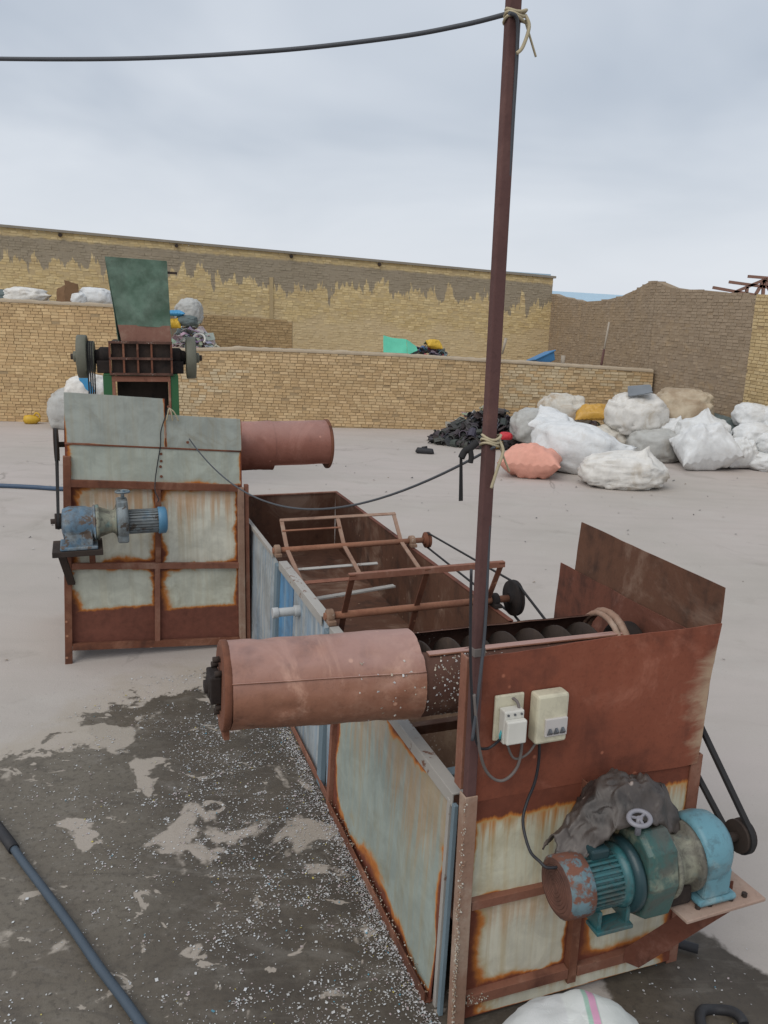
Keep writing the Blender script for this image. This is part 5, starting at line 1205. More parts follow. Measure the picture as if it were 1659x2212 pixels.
# ================================================================== hoses and bits on the ground
hp = [onZ(-70, 1715, 0.02), onZ(0, 1792, 0.022), onZ(50, 1862, 0.022), onZ(100, 1928, 0.022), onZ(160, 2010, 0.022), onZ(215, 2090, 0.022), onZ(268, 2160, 0.022), onZ(310, 2220, 0.022), onZ(360, 2300, 0.022)]
HS = thing('water_hose', 'grey-blue water hose lying across the wet concrete, lower left', 'hose', hp[0])
mb = MB(); mb.tube(spline(hp, 8), 0.0185, 12); PT('hose_pipe', mb, 'hose', HS)
mb = MB(); mb.tube([hp[0] + (hp[1] - hp[0]) * k for k in (0.55, 0.9)] + [hp[1].lerp(hp[2], k) for k in (0.3, 0.62)], 0.0255, 12); PT('hose_coupling', mb, 'rubber', HS)
cable('ground_hose', 'dark blue hose on the ground at the left, ending behind the far washer', spline([onZ(-120, 1046, 0.03), onZ(0, 1049, 0.03), onZ(70, 1052, 0.03), onZ(150, 1056, 0.03), onZ(260, 1050, 0.03)]), 0.030, 'hose_blue', WORLD, cat='hose')
p0, p1 = onZ(1452, 2034, 0.03), onZ(1508, 2050, 0.03)
cable('pipe_scrap', 'short black pipe end lying behind the near washer motor', [p0 - (p1 - p0) * 1.2, p0, p1], 0.019, 'rubber', WORLD, cat='pipe', n=12)
rc = onZ(1560, 2213, 0.012)
mb = MB(); mb.tube([rc + Vector((0.078 * math.cos(t), 0.07 * math.sin(t), 0.004 + 0.008 * math.sin(3 * t))) for t in [i * 2 * math.pi / 40 * 0.93 for i in range(41)]], 0.019, 10)
tag(mb.build('rubber_ring', M['rubber'], base=rc), 'black rubber ring on wet ground at the lower right corner', 'ring')
p = onZ(918, 974, 0.05)
mb = MB(); mb.tube([p + Vector((-0.155, 0.02, 0.02)), p + Vector((-0.12, 0.02, 0)), p + Vector((0.12, -0.02, -0.01)), p + Vector((0.155, -0.02, 0))], [0.045, 0.06, 0.06, 0.042], 10); mb.tube([p + Vector((-0.06, 0.03, 0.05)), p + Vector((0.04, 0.02, 0.07))], 0.02, 8)
tag(mb.build('rubber_scrap', M['rubber'], base=p), 'small black rubber lump alone on the pale concrete', 'scrap')

# ================================================================== sacks
def bale(name, label, c, size, seed, mat, rotz=0.0, e=0.75, lump=0.10, crease=0.05, neck=None, tilt=0.0, group=None, nu=60, nv=34, mats=None, stripes=None):
    """filled woven sack: a lumpy soft body flattened on its underside; neck = (direction, length) of a gathered mouth"""
    sv = Vector((seed * 3.7, seed * 1.3, seed * 2.1)); v, f = [], []
    sx, sy, sz = size[0] / 2, size[1] / 2, size[2] / 2
    nd = Vector(neck[0]).normalized() if neck else None
    RM = Matrix.Rotation(rotz, 3, 'Z') @ Matrix.Rotation(tilt, 3, 'Y')
    for j in range(nv + 1):
        ph = math.pi * j / nv - math.pi / 2
        for i in range(nu):
            th = 2 * math.pi * i / nu
            d = Vector((math.cos(ph) * math.cos(th), math.cos(ph) * math.sin(th), math.sin(ph)))
            sg = lambda t: math.copysign(abs(t) ** e, t)
            p = Vector((sg(d.x) * sx, sg(d.y) * sy, sg(d.z) * sz))
            k = 1 + lump * mnoise.noise(d * 1.7 + sv) + lump * 0.5 * mnoise.noise(d * 3.4 + sv)
            rg = 1 - abs(mnoise.noise(Vector((d.x * 2.6, d.y * 2.6, d.z * 4.2)) + sv * 1.3)) * 2
            rg2 = 1 - abs(mnoise.noise(d * 6.5 + sv)) * 2
            k += crease * (max(0, rg) ** 4) * -0.8 + crease * 0.5 * mnoise.noise(Vector((d.x * 4, d.y * 4, d.z * 9)) + sv) + crease * 0.18 * max(0, rg2) ** 2
            p *= k
            if nd is not None:
                c_ = d.dot(nd)
                if c_ > 0.80:
                    w = (c_ - 0.80) / 0.20
                    rad = p - nd * p.dot(nd)
                    fold = 1 + 0.25 * math.sin(math.atan2(rad.y + rad.z, rad.x + 1e-6) * 7 + seed)
                    p = p - rad * (0.70 * w) * 1.0 + nd * (neck[1] * w * w) * fold
            p = RM @ p
            v.append(p)
    for j in range(nv):
        for i in range(nu):
            f.append((j * nu + i, j * nu + (i + 1) % nu, (j + 1) * nu + (i + 1) % nu, (j + 1) * nu + i))
    lo = min(p.z for p in v); hi_ = max(p.z for p in v); cut = lo + (hi_ - lo) * 0.14
    out = []
    for p in v:
        z = p.z
        if z < cut: z = cut - (cut - z) * 0.06
        out.append(Vector((c[0] + p.x, c[1] + p.y, c[2] + z - cut + (cut - lo) * 0.06)))
    mb = MB(); mb.add(out, f, True)
    o = mb.build(name, M[mat] if isinstance(mat, str) else mat, base=c)
    return tag(o, label, 'sack', group)
def pillow(name, label, c, size, seed, mat, rotz=0.0, tilt=(0, 0), n=44, cat='sack', puff=2.6):
    """sewn sack lying on its side: pinched seams, corners sticking out"""
    sv = Vector((seed * 2.7, seed * 1.9, 0)); v, f = [], []
    L, Wd, H = size
    RM = Matrix.Rotation(rotz, 3, 'Z') @ Matrix.Rotation(tilt[0], 3, 'X') @ Matrix.Rotation(tilt[1], 3, 'Y')
    for side in (1, -1):
        for j in range(n + 1):
            for i in range(n + 1):
                a, b = i / n * 2 - 1, j / n * 2 - 1
                t = (max(0, 1 - abs(a) ** puff) ** 0.6) * (max(0, 1 - abs(b) ** puff) ** 0.6)
                x = a * L / 2 * (1 - 0.09 * (1 - b * b)); y = b * Wd / 2 * (1 - 0.12 * (1 - a * a))
                q_ = Vector((a * 1.5, b * 1.2, side * 0.7)) + sv
                w = mnoise.noise(q_ * 1.3) * 0.25 + mnoise.noise(q_ * 3.2) * 0.10 - abs(mnoise.noise(q_ * 2.4 + Vector((9, 9, 9)))) * 0.22
                edge = 1 - max(abs(a), abs(b))
                pk = math.sin((a if abs(b) > abs(a) else b) * 24 + seed) * 0.02 * math.exp(-edge * 9)
                z = side * H / 2 * t * (1 + w) + pk * H * 1.4 + mnoise.noise(Vector((a * 2, b * 2, seed))) * 0.10 * H * (1 - t)
                v.append(RM @ Vector((x, y, z)))
    m = (n + 1) ** 2
    for j in range(n):
        for i in range(n):
            a = j * (n + 1) + i
            f.append((a, a + 1, a + n + 2, a + n + 1)); f.append((a + m, a + n + 1 + m, a + n + 2 + m, a + 1 + m))
    lo = min(p.z for p in v); hi_ = max(p.z for p in v); cut = lo + (hi_ - lo) * 0.12
    out = []
    for p in v:
        z = p.z if p.z > cut else cut - (cut - p.z) * 0.08
        out.append(Vector((c[0] + p.x, c[1] + p.y, c[2] + z - cut + (cut - lo) * 0.08)))
    mb = MB(); mb.add(out, f, True)
    return tag(mb.build(name, M[mat], base=c), label, cat)

pillow('sack', 'salmon pink woven sack lying closest to the pole', (2.28, 12.95, 0), (0.98, 0.66, 0.60), 1.0, 'sack_pink', R(-14), puff=2.2)
pillow('sack', 'big white sack with one corner pointing up, behind the pink sack', (3.0, 14.1, 0.10), (1.25, 0.95, 0.62), 2.0, 'sack_cool', R(-22), (R(14), R(38)))
bale('sack', 'long white sack sloping down to the right behind the pink sack', (3.12, 13.55, 0), (1.50, 0.85, 0.88), 3.0, 'sack_cool', R(-16), 0.85, 0.14, 0.07, ((0.9, 0, 0.35), 0.18), R(14))
bale('sack', 'creamy white wrinkled sack at the front of the bag pile', (3.60, 12.42, 0), (1.28, 0.85, 0.60), 4.0, 'sack', R(-4), 0.8, 0.10, 0.11, ((0.45, -0.3, 0.8), 0.10))
bale('sack', 'large round cream bale on top of the pile, slate-coloured scrap on it', (4.55, 15.25, 0.44), (1.08, 1.0, 0.82), 5.0, 'sack', R(10), 0.72, 0.09, 0.09)
bale('sack', 'large tan-stained bale on top of the pile against the brown wall', (5.50, 15.55, 0.46), (1.10, 0.95, 0.88), 6.0, 'sack_tan', R(-8), 0.68, 0.10, 0.09)
bale('sack', 'grey dusty sack under the round cream bale', (4.82, 14.9, 0), (1.05, 0.85, 0.66), 7.0, 'sack_grey', R(6), 0.8, 0.12, 0.09)
bale('sack', 'small dirty sack wedged below the cream bale, left side', (4.08, 15.2, 0), (0.78, 0.7, 0.62), 8.0, 'sack_dirty', R(20), 0.8, 0.16, 0.12)
bale('sack', 'white crinkled sack between the cream bale and the tan bale', (5.05, 15.2, 0.22), (0.82, 0.66, 0.56), 9.0, 'sack_cool', R(-20), 0.8, 0.14, 0.13, ((0.5, -0.2, 0.7), 0.12))
pillow('sack', 'bulging white sack with pointed bottom corners at the right of the pile', (5.45, 14.10, 0), (1.02, 0.80, 0.92), 10.0, 'sack_cool', R(4), (R(22), R(-10)), puff=2.4)
pillow('sack', 'flat pale sack leaning against the right side of the bulging white sack', (6.12, 14.3, 0.02), (0.62, 0.6, 0.62), 11.0, 'sack_cool', R(12), (R(40), R(0)))
bale('sack', 'white sack peeking up between the bulging white sack and the tan bale', (5.62, 14.75, 0.30), (0.95, 0.7, 0.62), 12.0, 'sack_cool', R(-12), 0.8, 0.12, 0.08, ((0, -0.2, 1), 0.14))
for k, (px, py, yy, w, h, sd_, lb) in enumerate(((1622, 907, 14.9, 0.62, 0.46, 13.0, 'topmost pale sack of the stack at the right edge'), (1668, 915, 14.8, 0.6, 0.5, 14.0, 'pale sack cut by the frame, upper one at the right edge'), (1626, 945, 14.6, 0.66, 0.42, 15.0, 'pale sack second from the top in the right edge stack'), (1668, 965, 14.4, 0.7, 0.44, 16.0, 'pale sack in the lower middle of the right edge stack'), (1655, 1003, 14.3, 0.85, 0.36, 17.0, 'lowest pale sack of the stack at the right edge'))):
    p = onY(px, py, yy)
    bale('sack', lb, (p.x, p.y, max(0, p.z - h * 0.25)), (w, 0.6, h), sd_, 'sack_cool', R(10 * k), 0.8, 0.12, 0.08, group='sacks stacked at the right edge')
p = onY(1565, 905, 15.3)
pillow('tarp', 'dark grey-green tarp squeezed between the tan bale and the right stack', (p.x, p.y, p.z - 0.35), (0.9, 0.7, 0.35), 18.0, 'sack_dark', R(-24), (R(15), R(18)), cat='tarp')
p = onY(1378, 850, 15.0)
mb = MB(); mb.sheet(p + Vector((-0.22, -0.16, -0.01)), p + Vector((0.20, -0.2, 0.03)), p + Vector((0.26, 0.16, 0.12)), p + Vector((-0.14, 0.2, 0.13)), 0.015, 8, 6, 0.05, 3.0, 0.02)
tag(mb.build('plastic_piece', M['slate'], base=p), 'slate-grey plastic piece on top of the round cream bale', 'plastic scrap')
p = onY(1148, 905, 15.6)
bale('sack', 'grey-white sack at the left end of the pile, behind the raised white corner', (p.x, p.y, p.z - 0.42), (0.75, 0.7, 0.72), 19.0, 'sack_grey', R(10), 0.8, 0.14, 0.1)
p = onY(1215, 890, 15.9)
bale('sack', 'torn dirty sack full of scrap in the middle of the pile back row', (p.x, p.y, p.z - 0.42), (1.05, 0.8, 0.80), 20.0, 'sack_dirty', R(-10), 0.8, 0.2, 0.16)
p = onY(1277, 892, 15.5)
pillow('amber_film', 'crumpled amber plastic film on the scrap beside the cream bale', (p.x, p.y, p.z - 0.12), (0.62, 0.45, 0.28), 21.0, 'amber', R(-8), (R(25), R(-8)), cat='plastic film')
bale('sack', 'large grey-white sack slumped against the wall behind the far washer', (-6.35, 16.9, 0), (0.95, 0.9, 0.92), 22.0, 'sack_grey', R(0), 0.75, 0.10, 0.07, ((0.8, 0, 0.5), 0.2))
p = onY(190, 838, 15.5)
bale('sack', 'white sack with bright blue patch seen between crusher belt and wall', (p.x, p.y, p.z - 0.32), (0.80, 0.6, 0.66), 23.0, 'sack', R(12), 0.78, 0.12, 0.09)
p = onY(182, 826, 15.1)
mb = MB(); mb.sheet(p + Vector((-0.10, 0.0, 0.06)), p + Vector((0.10, 0.02, -0.22)), p + Vector((0.16, 0.05, -0.16)), p + Vector((0.02, 0.08, 0.12)), 0.01, 8, 4, 0.05, 2.0, 0.02)
tag(mb.build('plastic_piece', M['bright_blue'], base=p), 'bright blue plastic scrap on the white sack behind the crusher', 'plastic scrap')
JG = thing('jerrycan', 'squashed yellow plastic jug at the foot of the wall, left', 'jug', onZ(72, 916))
b_ = BASE[JG]
mb = MB(); mb.lathe(b_ + Vector((-0.19, 0, 0.09)), (1, 0.1, 0), [(0, 0.04), (0.02, 0.085), (0.12, 0.10), (0.25, 0.085), (0.30, 0.04), (0.33, 0.025)], 16); PT('jug_body', mb, 'yellow', JG)
mb = MB(); mb.tube(spline([b_ + Vector((0.03, 0, 0.18)), b_ + Vector((0.07, 0, 0.23)), b_ + Vector((0.13, 0, 0.21)), b_ + Vector((0.15, 0, 0.14))]), 0.018, 8); PT('jug_handle', mb, 'yellow', JG)

# junk on the raised ground
p = onY(55, 640, 18.3); bale('sack', 'white sack lying on the wall top at the far left', (p.x, p.y, 2.40), (0.95, 0.7, 0.42), 24.0, 'sack', R(-10), 0.8, 0.15, 0.1, ((0.9, 0, 0.1), 0.15))
p = onY(5, 640, 18.4); bale('sack', 'dark grey sack at the left edge on the wall top', (p.x - 0.1, p.y, 2.40), (0.9, 0.7, 0.36), 25.0, 'sack_dark', R(5), 0.8, 0.12, 0.08)
p = onY(205, 640, 18.6); bale('sack', 'puffy white sack on the wall top left of the green hopper', (p.x, p.y, 2.40), (0.72, 0.6, 0.46), 26.0, 'sack_cool', R(8), 0.75, 0.1, 0.07)
p = onY(172, 645, 18.4); bale('sack', 'small lilac-white sack on the wall top beside the brown box', (p.x, p.y, 2.40), (0.4, 0.5, 0.36), 27.0, 'sack_cool', R(-8), 0.8, 0.1, 0.07)
p = onY(146, 644, 18.2)
CB = thing('cardboard_box', 'torn brown cardboard box standing open on the wall top', 'box', (p.x, p.y, 2.41))
mb = MB()
mb.sheet((p.x - 0.250, p.y, 2.41), (p.x - 0.025, p.y - 0.08, 2.41), (p.x - 0.025, p.y - 0.06, 2.829), (p.x - 0.200, p.y, 2.748), 0.012, 6, 6, 0.03, 1.0, 0.02)
mb.sheet((p.x - 0.025, p.y - 0.08, 2.41), (p.x + 0.250, p.y + 0.05, 2.41), (p.x + 0.213, p.y + 0.05, 2.856), (p.x - 0.025, p.y - 0.06, 2.936), 0.012, 6, 6, 0.03, 2.0, 0.02)
mb.sheet((p.x + 0.250, p.y + 0.05, 2.41), (p.x, p.y + 0.25, 2.41), (p.x, p.y + 0.25, 2.856), (p.x + 0.213, p.y + 0.05, 2.856), 0.012, 6, 6, 0.03, 3.0, 0.02)
mb.sheet((p.x, p.y + 0.25, 2.41), (p.x - 0.250, p.y, 2.41), (p.x - 0.200, p.y, 2.748), (p.x, p.y + 0.25, 2.856), 0.012, 6, 6, 0.03, 4.0, 0.02)
PT('box_side', mb, 'cardboard', CB)

def scraps(name, label, fn, n, pal, size, seed, kinds=('chip',)):
    """heap of broken plastic: bent plates, bars and half shells; fn(r) gives a point and a facing"""
    r = random.Random(seed); mb = MB(); mb.col = []
    for i in range(n):
        c = Vector(fn(r)); s_ = size * r.uniform(0.5, 1.5); kd = r.choice(kinds); k0 = len(mb.v)
        RM = Matrix.Rotation(r.uniform(0, 6.3), 3, 'Z') @ Matrix.Rotation(r.uniform(-1.1, 1.1), 3, 'X') @ Matrix.Rotation(r.uniform(-1.0, 1.0), 3, 'Y')
        if kd == 'chip':
            a, b = s_, s_ * r.uniform(0.4, 0.9); h = s_ * r.uniform(0.1, 0.5)
            pts = [(-a, -b, 0), (0, -b * 1.1, h), (a, -b * 0.8, 0), (-a, b, 0), (0, b, h), (a * 0.8, b * 1.1, 0)]
            pts += [(x, y, z - s_ * 0.12) for x, y, z in pts]
            fc = [(0, 1, 4, 3), (1, 2, 5, 4), (6, 9, 10, 7), (7, 10, 11, 8), (0, 6, 7, 1), (1, 7, 8, 2), (3, 4, 10, 9), (4, 5, 11, 10), (0, 3, 9, 6), (2, 8, 11, 5)]
            mb.add([c + RM @ Vector(q_) for q_ in pts], fc)
        elif kd == 'bar':
            L = s_ * 2.2; mb.bar(c - RM @ Vector((L / 2, 0, 0)), c + RM @ Vector((L / 2, 0, 0)), s_ * 0.4, s_ * 0.25)
        else:      # half shell
            nn = 7; pts = []
            for x in (-s_ * 0.9, s_ * 0.9):
                for rr in (s_ * 0.75, s_ * 0.6):
                    pts += [(x, rr * math.cos(math.pi * 1.25 * k / (nn - 1)), rr * math.sin(math.pi * 1.25 * k / (nn - 1))) for k in range(nn)]
            fc = []
            for k in range(nn - 1):
                fc += [(k, k + 1, 2 * nn + k + 1, 2 * nn + k), (nn + k, 3 * nn + k, 3 * nn + k + 1, nn + k + 1), (k, nn + k, nn + k + 1, k + 1), (2 * nn + k, 2 * nn + k + 1, 3 * nn + k + 1, 3 * nn + k)]
            mb.add([c + RM @ Vector(q_) for q_ in pts], fc)
        cc = tuple(q_ * r.uniform(0.7, 1.2) for q_ in r.choice(pal)); mb.col += [cc] * (len(mb.v) - k0)
    b0 = mb.v[0]
    return tag(mb.build(name, M['scrap'], base=(b0[0], b0[1], 0)), label, 'scrap heap', kind='stuff')
def heap(cx_, cy_, z0, rx, ry, h, skew=0.0):
    def fn(r):
        a = r.uniform(0, 2 * math.pi); d = math.sqrt(r.random())
        return (cx_ + rx * d * math.cos(a), cy_ + ry * d * math.sin(a), z0 + h * max(0, 1 - d ** 1.4) * r.uniform(0.45, 1.05) + 0.03)
    return fn
DK = [(0.03, 0.03, 0.034), (0.045, 0.046, 0.052), (0.022, 0.022, 0.025), (0.06, 0.06, 0.068)]
scraps('rubber_heap', 'heap of black shredded rubber and pipe scraps near the low wall', heap(2.05, 16.3, 0, 1.20, 0.75, 0.64), 900, DK, 0.075, 1, ('chip', 'shell', 'bar', 'shell'))
scraps('rubber_heap', 'pale broken scraps topping the black rubber heap', heap(2.05, 16.75, 0.12, 0.95, 0.4, 0.60), 140, [(0.36, 0.30, 0.22), (0.5, 0.48, 0.44), (0.22, 0.18, 0.14), (0.42, 0.37, 0.29)], 0.075, 2, ('chip', 'bar'))
MIXED = [(0.5, 0.5, 0.5), (0.38, 0.36, 0.34), (0.10, 0.10, 0.12), (0.05, 0.22, 0.42), (0.5, 0.36, 0.05), (0.35, 0.05, 0.06), (0.22, 0.2, 0.2), (0.45, 0.42, 0.4)]
scraps('mixed_scrap', 'mixed plastic scrap spilling between the back row of sacks', heap(3.6, 15.9, 0.0, 0.95, 0.55, 0.85), 260, [(0.3, 0.26, 0.22), (0.12, 0.11, 0.12), (0.42, 0.39, 0.35), (0.25, 0.10, 0.08), (0.45, 0.30, 0.08)], 0.085, 3, ('chip', 'bar', 'shell'))
p = onY(928, 755, 19.0); scraps('mixed_scrap', 'coloured plastic scrap heap on the raised ground right of the green sheet', heap(p.x, p.y + 0.2, 1.42, 0.48, 0.5, 0.42), 150, [(0.10, 0.12, 0.14), (0.24, 0.25, 0.26), (0.08, 0.18, 0.34), (0.35, 0.05, 0.09), (0.4, 0.4, 0.4), (0.15, 0.14, 0.14), (0.3, 0.27, 0.22)], 0.07, 4, ('chip', 'shell', 'bar'))
p = onY(938, 744, 18.9); pillow('yellow_plastic', 'yellow plastic bits on top of the coloured scrap heap', (p.x, p.y, p.z - 0.10), (0.36, 0.3, 0.22), 31.0, 'yellow', R(10), (R(20), R(10)), cat='plastic scrap')
p = onY(404, 705, 18.75); scraps('mixed_scrap', 'white and pink plastic scrap slope right of the green hopper', heap(p.x + 0.05, p.y + 0.25, 1.45, 0.62, 0.6, 0.72), 200, [(0.56, 0.54, 0.54), (0.5, 0.42, 0.42), (0.42, 0.4, 0.42), (0.6, 0.58, 0.56)], 0.085, 5, ('chip', 'bar', 'chip'))
p = onY(398, 680, 18.9); bale('sack', 'grey-white domed sack above the scrap slope by the hopper', (p.x, p.y + 0.5, p.z - 0.2), (0.62, 0.6, 0.62), 32.0, 'sack_grey', 0, 0.8, 0.12, 0.1)
p = onY(378, 680, 18.3); pillow('plastic_piece', 'bright blue plastic folded beside the green hopper', (p.x, p.y, p.z - 0.03), (0.42, 0.3, 0.14), 33.0, 'bright_blue', R(10), cat='plastic scrap')
p = onY(377, 697, 18.25); pillow('plastic_piece', 'yellow plastic piece under the blue one beside the hopper', (p.x, p.y, p.z - 0.12), (0.30, 0.25, 0.24), 34.0, 'yellow', R(5), (R(40), 0), cat='plastic scrap')
p = onY(403, 692, 18.35); bale('sack', 'dark bundle lying on the scrap slope beside the hopper', (p.x, p.y, p.z - 0.12), (0.48, 0.35, 0.26), 35.0, 'sack_dark', R(-8), 0.8, 0.12, 0.08)
p = onY(430, 735, 18.4)
mb = MB(); mb.tube([p + Vector((0.13 * math.cos(t), 0.05 * math.sin(t), 0.02 + 0.12 * math.sin(t))) for t in [i * math.pi / 9 - 0.6 for i in range(13)]], 0.022, 8); tag(mb.build('plastic_loop', M['sack'], base=p), 'white plastic loop on the low wall beside the scrap slope', 'plastic scrap')
# green sheet, crate, sticks
p = onY(828, 763, 18.6)
mb = MB(); P2 = lambda x, y, yy: onY(x, y, yy)
mb.sheet(P2(828, 766, 18.5), P2(880, 768, 18.45), P2(878, 734, 18.9), P2(828, 726, 18.9), 0.012, 10, 8, 0.05, 2.0, 0.01)
mb.sheet(P2(880, 768, 18.45), P2(902, 757, 18.7), P2(898, 748, 18.9), P2(878, 734, 18.9), 0.012, 6, 6, 0.03, 4.0, 0.01)
tag(mb.build('green_sheet', M['sheet_green'], base=p), 'green plastic sheet propped on the raised ground behind the low wall', 'plastic sheet')
c0 = onY(1170, 778, 18.75)
CT = thing('crate', 'blue plastic tub tipped over on the raised ground near the corner', 'tub', c0)
TM = Matrix.Rotation(R(-24), 3, 'Y') @ Matrix.Rotation(R(20), 3, 'Z')
def tubv(w, d, h, s=1.0): return [c0 + TM @ Vector((x * w * k, y * d * k, z)) for z, k in ((-h, 0.85), (h, 1.0)) for x, y in ((-1, -1), (1, -1), (1, 1), (-1, 1))]
mb = MB(); mb.add(tubv(0.25, 0.22, 0.10), [(0, 3, 2, 1), (0, 1, 5, 4), (1, 2, 6, 5), (2, 3, 7, 6), (3, 0, 4, 7), (4, 5, 6, 7)]); PT('tub_body', mb, 'crate_blue', CT, 0.015)
mb = MB(); mb.add([c0 + TM @ Vector((x * 0.275, y * 0.245, z)) for z in (0.085, 0.115) for x, y in ((-1, -1), (1, -1), (1, 1), (-1, 1))], [(0, 3, 2, 1), (0, 1, 5, 4), (1, 2, 6, 5), (2, 3, 7, 6), (3, 0, 4, 7), (4, 5, 6, 7)]); PT('tub_rim', mb, 'crate_blue', CT, 0.01)
p, p2 = onY(1296, 803, 18.55), onY(1316, 696, 18.9)
SK = thing('stick', 'thin pale stick standing on the low wall, its foot dark', 'stick', p)
mb = MB(); mb.tube([p.lerp(p2, 0.45), p.lerp(p2, 0.8), p2], 0.022, 8); PT('stick_upper', mb, 'stick', SK)
mb = MB(); mb.tube([p - Vector((0, 0, 0.05)), p.lerp(p2, 0.45)], 0.026, 8); PT('stick_foot', mb, 'rust_pole', SK)
cable('stick', 'short dark stick leaning just right of the steel pole', [onY(1085, 765, 18.9), onY(1093, 730, 18.9)], [0.02, 0.035], 'stick', WORLD, cat='stick')
cable('stick', 'short pale stub standing on the raised ground beside the blue tub', [onY(1214, 800, 18.9), onY(1217, 768, 18.9)], 0.05, 'stick', WORLD, cat='stick')
p = onY(1092, 940, 15.4); bale('red_lump', 'small red plastic lump at the right of the rubber heap', (p.x, p.y, p.z - 0.08), (0.26, 0.2, 0.16), 36.0, 'red', 0, 0.8)
bpy.data.objects['red_lump']['category'] = 'plastic scrap'
cable('tube_scrap', 'amber tube lying between the rubber heap and the pink sack', [onZ(1060, 963, 0.08), onZ(1125, 957, 0.08)], [0.06, 0.09], 'amber', WORLD, cat='tube', n=12)
# paper litter by the wall foot beyond the far washer
for k, (px, py, w) in enumerate(((470, 899, 0.22), (490, 896, 0.24), (405, 884, 0.35))):
    p = onZ(px, py + 12, 0)
    pillow('paper_scrap', ['small white crumpled paper left of its twin by the wall foot', 'white crumpled paper scrap by the wall foot above the red tube', 'pale rubbish lump beside the crusher leg'][k], (p.x, p.y, 0.0), (w * 1.3, w, w * 0.9), 40.0 + k, 'sack' if k < 2 else 'sack_tan', R(30 * k), (R(30), R(20)), 16, 'litter')

# striped sack at the bottom edge
g = NT('sack_striped'); v_ = g.tc(); x_ = g.xyz(v_)
xx = g.ma('ADD', x_[0], g.ma('MULTIPLY', g.noise(v_, 3, 2), 0.02))
nn = g.noise(v_, 6, 5, 0.6, 0.5)
c = g.mix(g.step(nn, 0.3, 0.7), (0.52, 0.54, 0.50), (0.60, 0.61, 0.58))
c = g.mix(g.ma('MULTIPLY', g.step(g.ma('ABSOLUTE', g.ma('SUBTRACT', xx, 0.046)), 0.021, 0.016), 0.75), c, (0.22, 0.40, 0.30))
c = g.mix(g.ma('MULTIPLY', g.step(g.ma('ABSOLUTE', g.ma('SUBTRACT', xx, 0.052)), 0.0125, 0.0085), 0.85), c, (0.62, 0.27, 0.42))
c = g.mix(g.ma('MULTIPLY', g.step(g.xyz(v_)[0], -0.035, -0.045), 0.25), c, (0.40, 0.38, 0.42))
wv = g.ma('ADD', g.wave(v_, 130, 0.6, 'X'), g.wave(v_, 130, 0.6, 'Z'))
M['sack_striped'] = g.fin(c, 0.55, g.ma('ADD', g.ma('MULTIPLY', wv, 0.05), g.noise(v_, 7, 4)), 0.35, 0.02, 0.0, 0.4)
pc = PLANT @ Vector((0.10, -0.60, 0.0))
bale('sack', 'white woven sack with pink and green stripes at the bottom edge', (pc.x, pc.y, 0), (0.52, 0.44, 0.645), 50.0, 'sack_striped', R(14), 0.85, 0.06, 0.035)

# ================================================================== plastic flakes on the concrete
r_ = random.Random(21); mb = MB(); mb.col = []
def flake(b, a, s_, z=0.0):
    c0 = PLANT @ Vector((b, a, 0)); t_ = r_.uniform(0, 6.3)
    u_ = Vector((math.cos(t_), math.sin(t_), r_.uniform(-0.35, 0.35))); w_ = Vector((-math.sin(t_), math.cos(t_), r_.uniform(-0.35, 0.35)))
    c0.z = z + s_ * 0.42 + 0.002; e_ = r_.uniform(0.45, 0.95)
    mb.add([c0 - u_ * s_ - w_ * s_ * e_ * 0.7, c0 + u_ * s_ * 0.8 - w_ * s_ * e_, c0 + u_ * s_ + w_ * s_ * e_ * 0.6, c0 - u_ * s_ * 0.6 + w_ * s_ * e_], [(0, 1, 2, 3)])
    cc = r_.choice([(0.62, 0.63, 0.63), (0.55, 0.55, 0.54), (0.5, 0.5, 0.5), (0.62, 0.64, 0.66), (0.45, 0.43, 0.40), (0.48, 0.40, 0.40)] if r_.random() > 0.03 else [(0.1, 0.3, 0.4), (0.5, 0.42, 0.1)])
    mb.col += [cc] * 4
n_ = 0
while n_ < 8500:
    b = -abs(r_.gauss(0, 0.55)) - 0.05; a = r_.uniform(-0.5, 3.3)
    if b < -2.2: continue
    d = mnoise.noise(Vector((b * 2.6, a * 2.6, 0))) * 0.6 + mnoise.noise(Vector((b * 8, a * 8, 4))) * 0.5
    if r_.random() < 0.22 + d * 1.1 + max(0, 0.25 + b) * 1.0:
        flake(b, a, min(0.0075, 0.0017 * math.exp(abs(r_.gauss(0, 0.62))))); n_ += 1
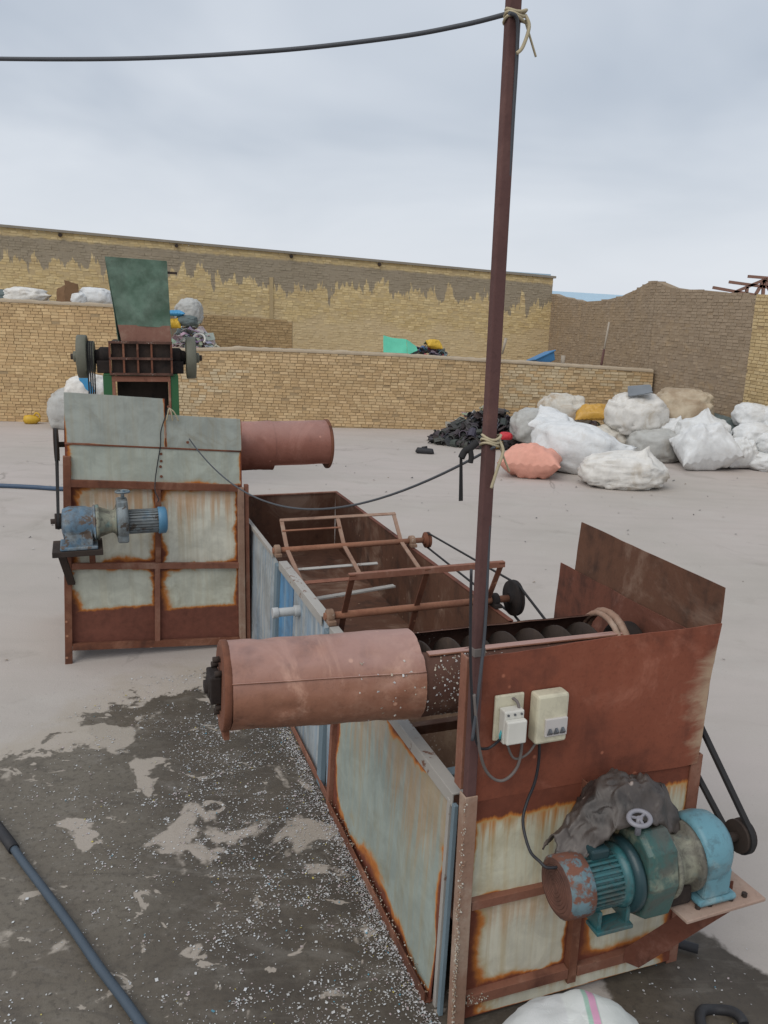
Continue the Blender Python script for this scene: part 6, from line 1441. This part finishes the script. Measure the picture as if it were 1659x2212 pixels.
for i in range(3800):          # bank of flakes along the tank foot
    a = r_.uniform(0.0, 3.5); b = -0.075 - abs(r_.gauss(0, 0.05)) * (0.6 + 0.6 * abs(mnoise.noise(Vector((a * 3, 0, 0)))))
    flake(b, a, r_.uniform(0.0015, 0.0045), max(0, 0.015 + (b + 0.075) * 0.25))
for i in range(700): flake(r_.uniform(-2.4, 0.0), r_.uniform(-0.3, 4.0), r_.uniform(0.0015, 0.004))
for i in range(90): flake(0.9 + r_.gauss(0, 0.2), -0.15 + r_.gauss(0, 0.15), r_.uniform(0.002, 0.005))
cl = [(r_.uniform(-1.6, -0.05) * r_.random() ** 0.5, r_.uniform(-0.2, 3.0)) for i in range(150)]
for b, a in cl:
    w_ = r_.uniform(0.015, 0.07)
    for i in range(int(r_.uniform(8, 34))): flake(min(-0.05, b + r_.gauss(0, w_)), a + r_.gauss(0, w_ * 0.8), r_.uniform(0.0015, 0.0055))
tag(mb.build('plastic_flakes', M['flake']), 'white plastic flakes scattered over the wet concrete along the tank', 'plastic flakes', kind='stuff')

# small litter over the dry yard
r_ = random.Random(77); mb = MB(); mb.col = []
for i in range(420):
    x, y = r_.uniform(-6, 9), 2.5 + 14 * r_.random() ** 0.8
    pl = toP((x, y, 0))
    if -1.5 < pl.x < 1.15 and -0.5 < pl.y < 4.9: continue
    s_ = r_.uniform(0.004, 0.016) * (0.5 + y / 14); t_ = r_.uniform(0, 6.3); k0 = len(mb.v)
    u_ = Vector((math.cos(t_), math.sin(t_), r_.uniform(-0.2, 0.2))); w2 = Vector((-math.sin(t_), math.cos(t_), r_.uniform(-0.2, 0.2)))
    c0 = Vector((x, y, s_ * 0.4 + 0.002))
    mb.add([c0 - u_ * s_ - w2 * s_ * 0.5, c0 + u_ * s_ - w2 * s_ * 0.4, c0 + u_ * s_ * 0.7 + w2 * s_ * 0.6 + Vector((0, 0, s_ * 0.5)), c0 - u_ * s_ * 0.6 + w2 * s_ * 0.5], [(0, 1, 2, 3)])
    mb.col += [r_.choice([(0.10, 0.09, 0.08), (0.2, 0.17, 0.14), (0.5, 0.48, 0.45), (0.28, 0.22, 0.16), (0.06, 0.06, 0.06)])] * 4
tag(mb.build('yard_litter', M['flake']), 'tiny plastic and dirt crumbs strewn over the dry concrete', 'litter', kind='stuff')
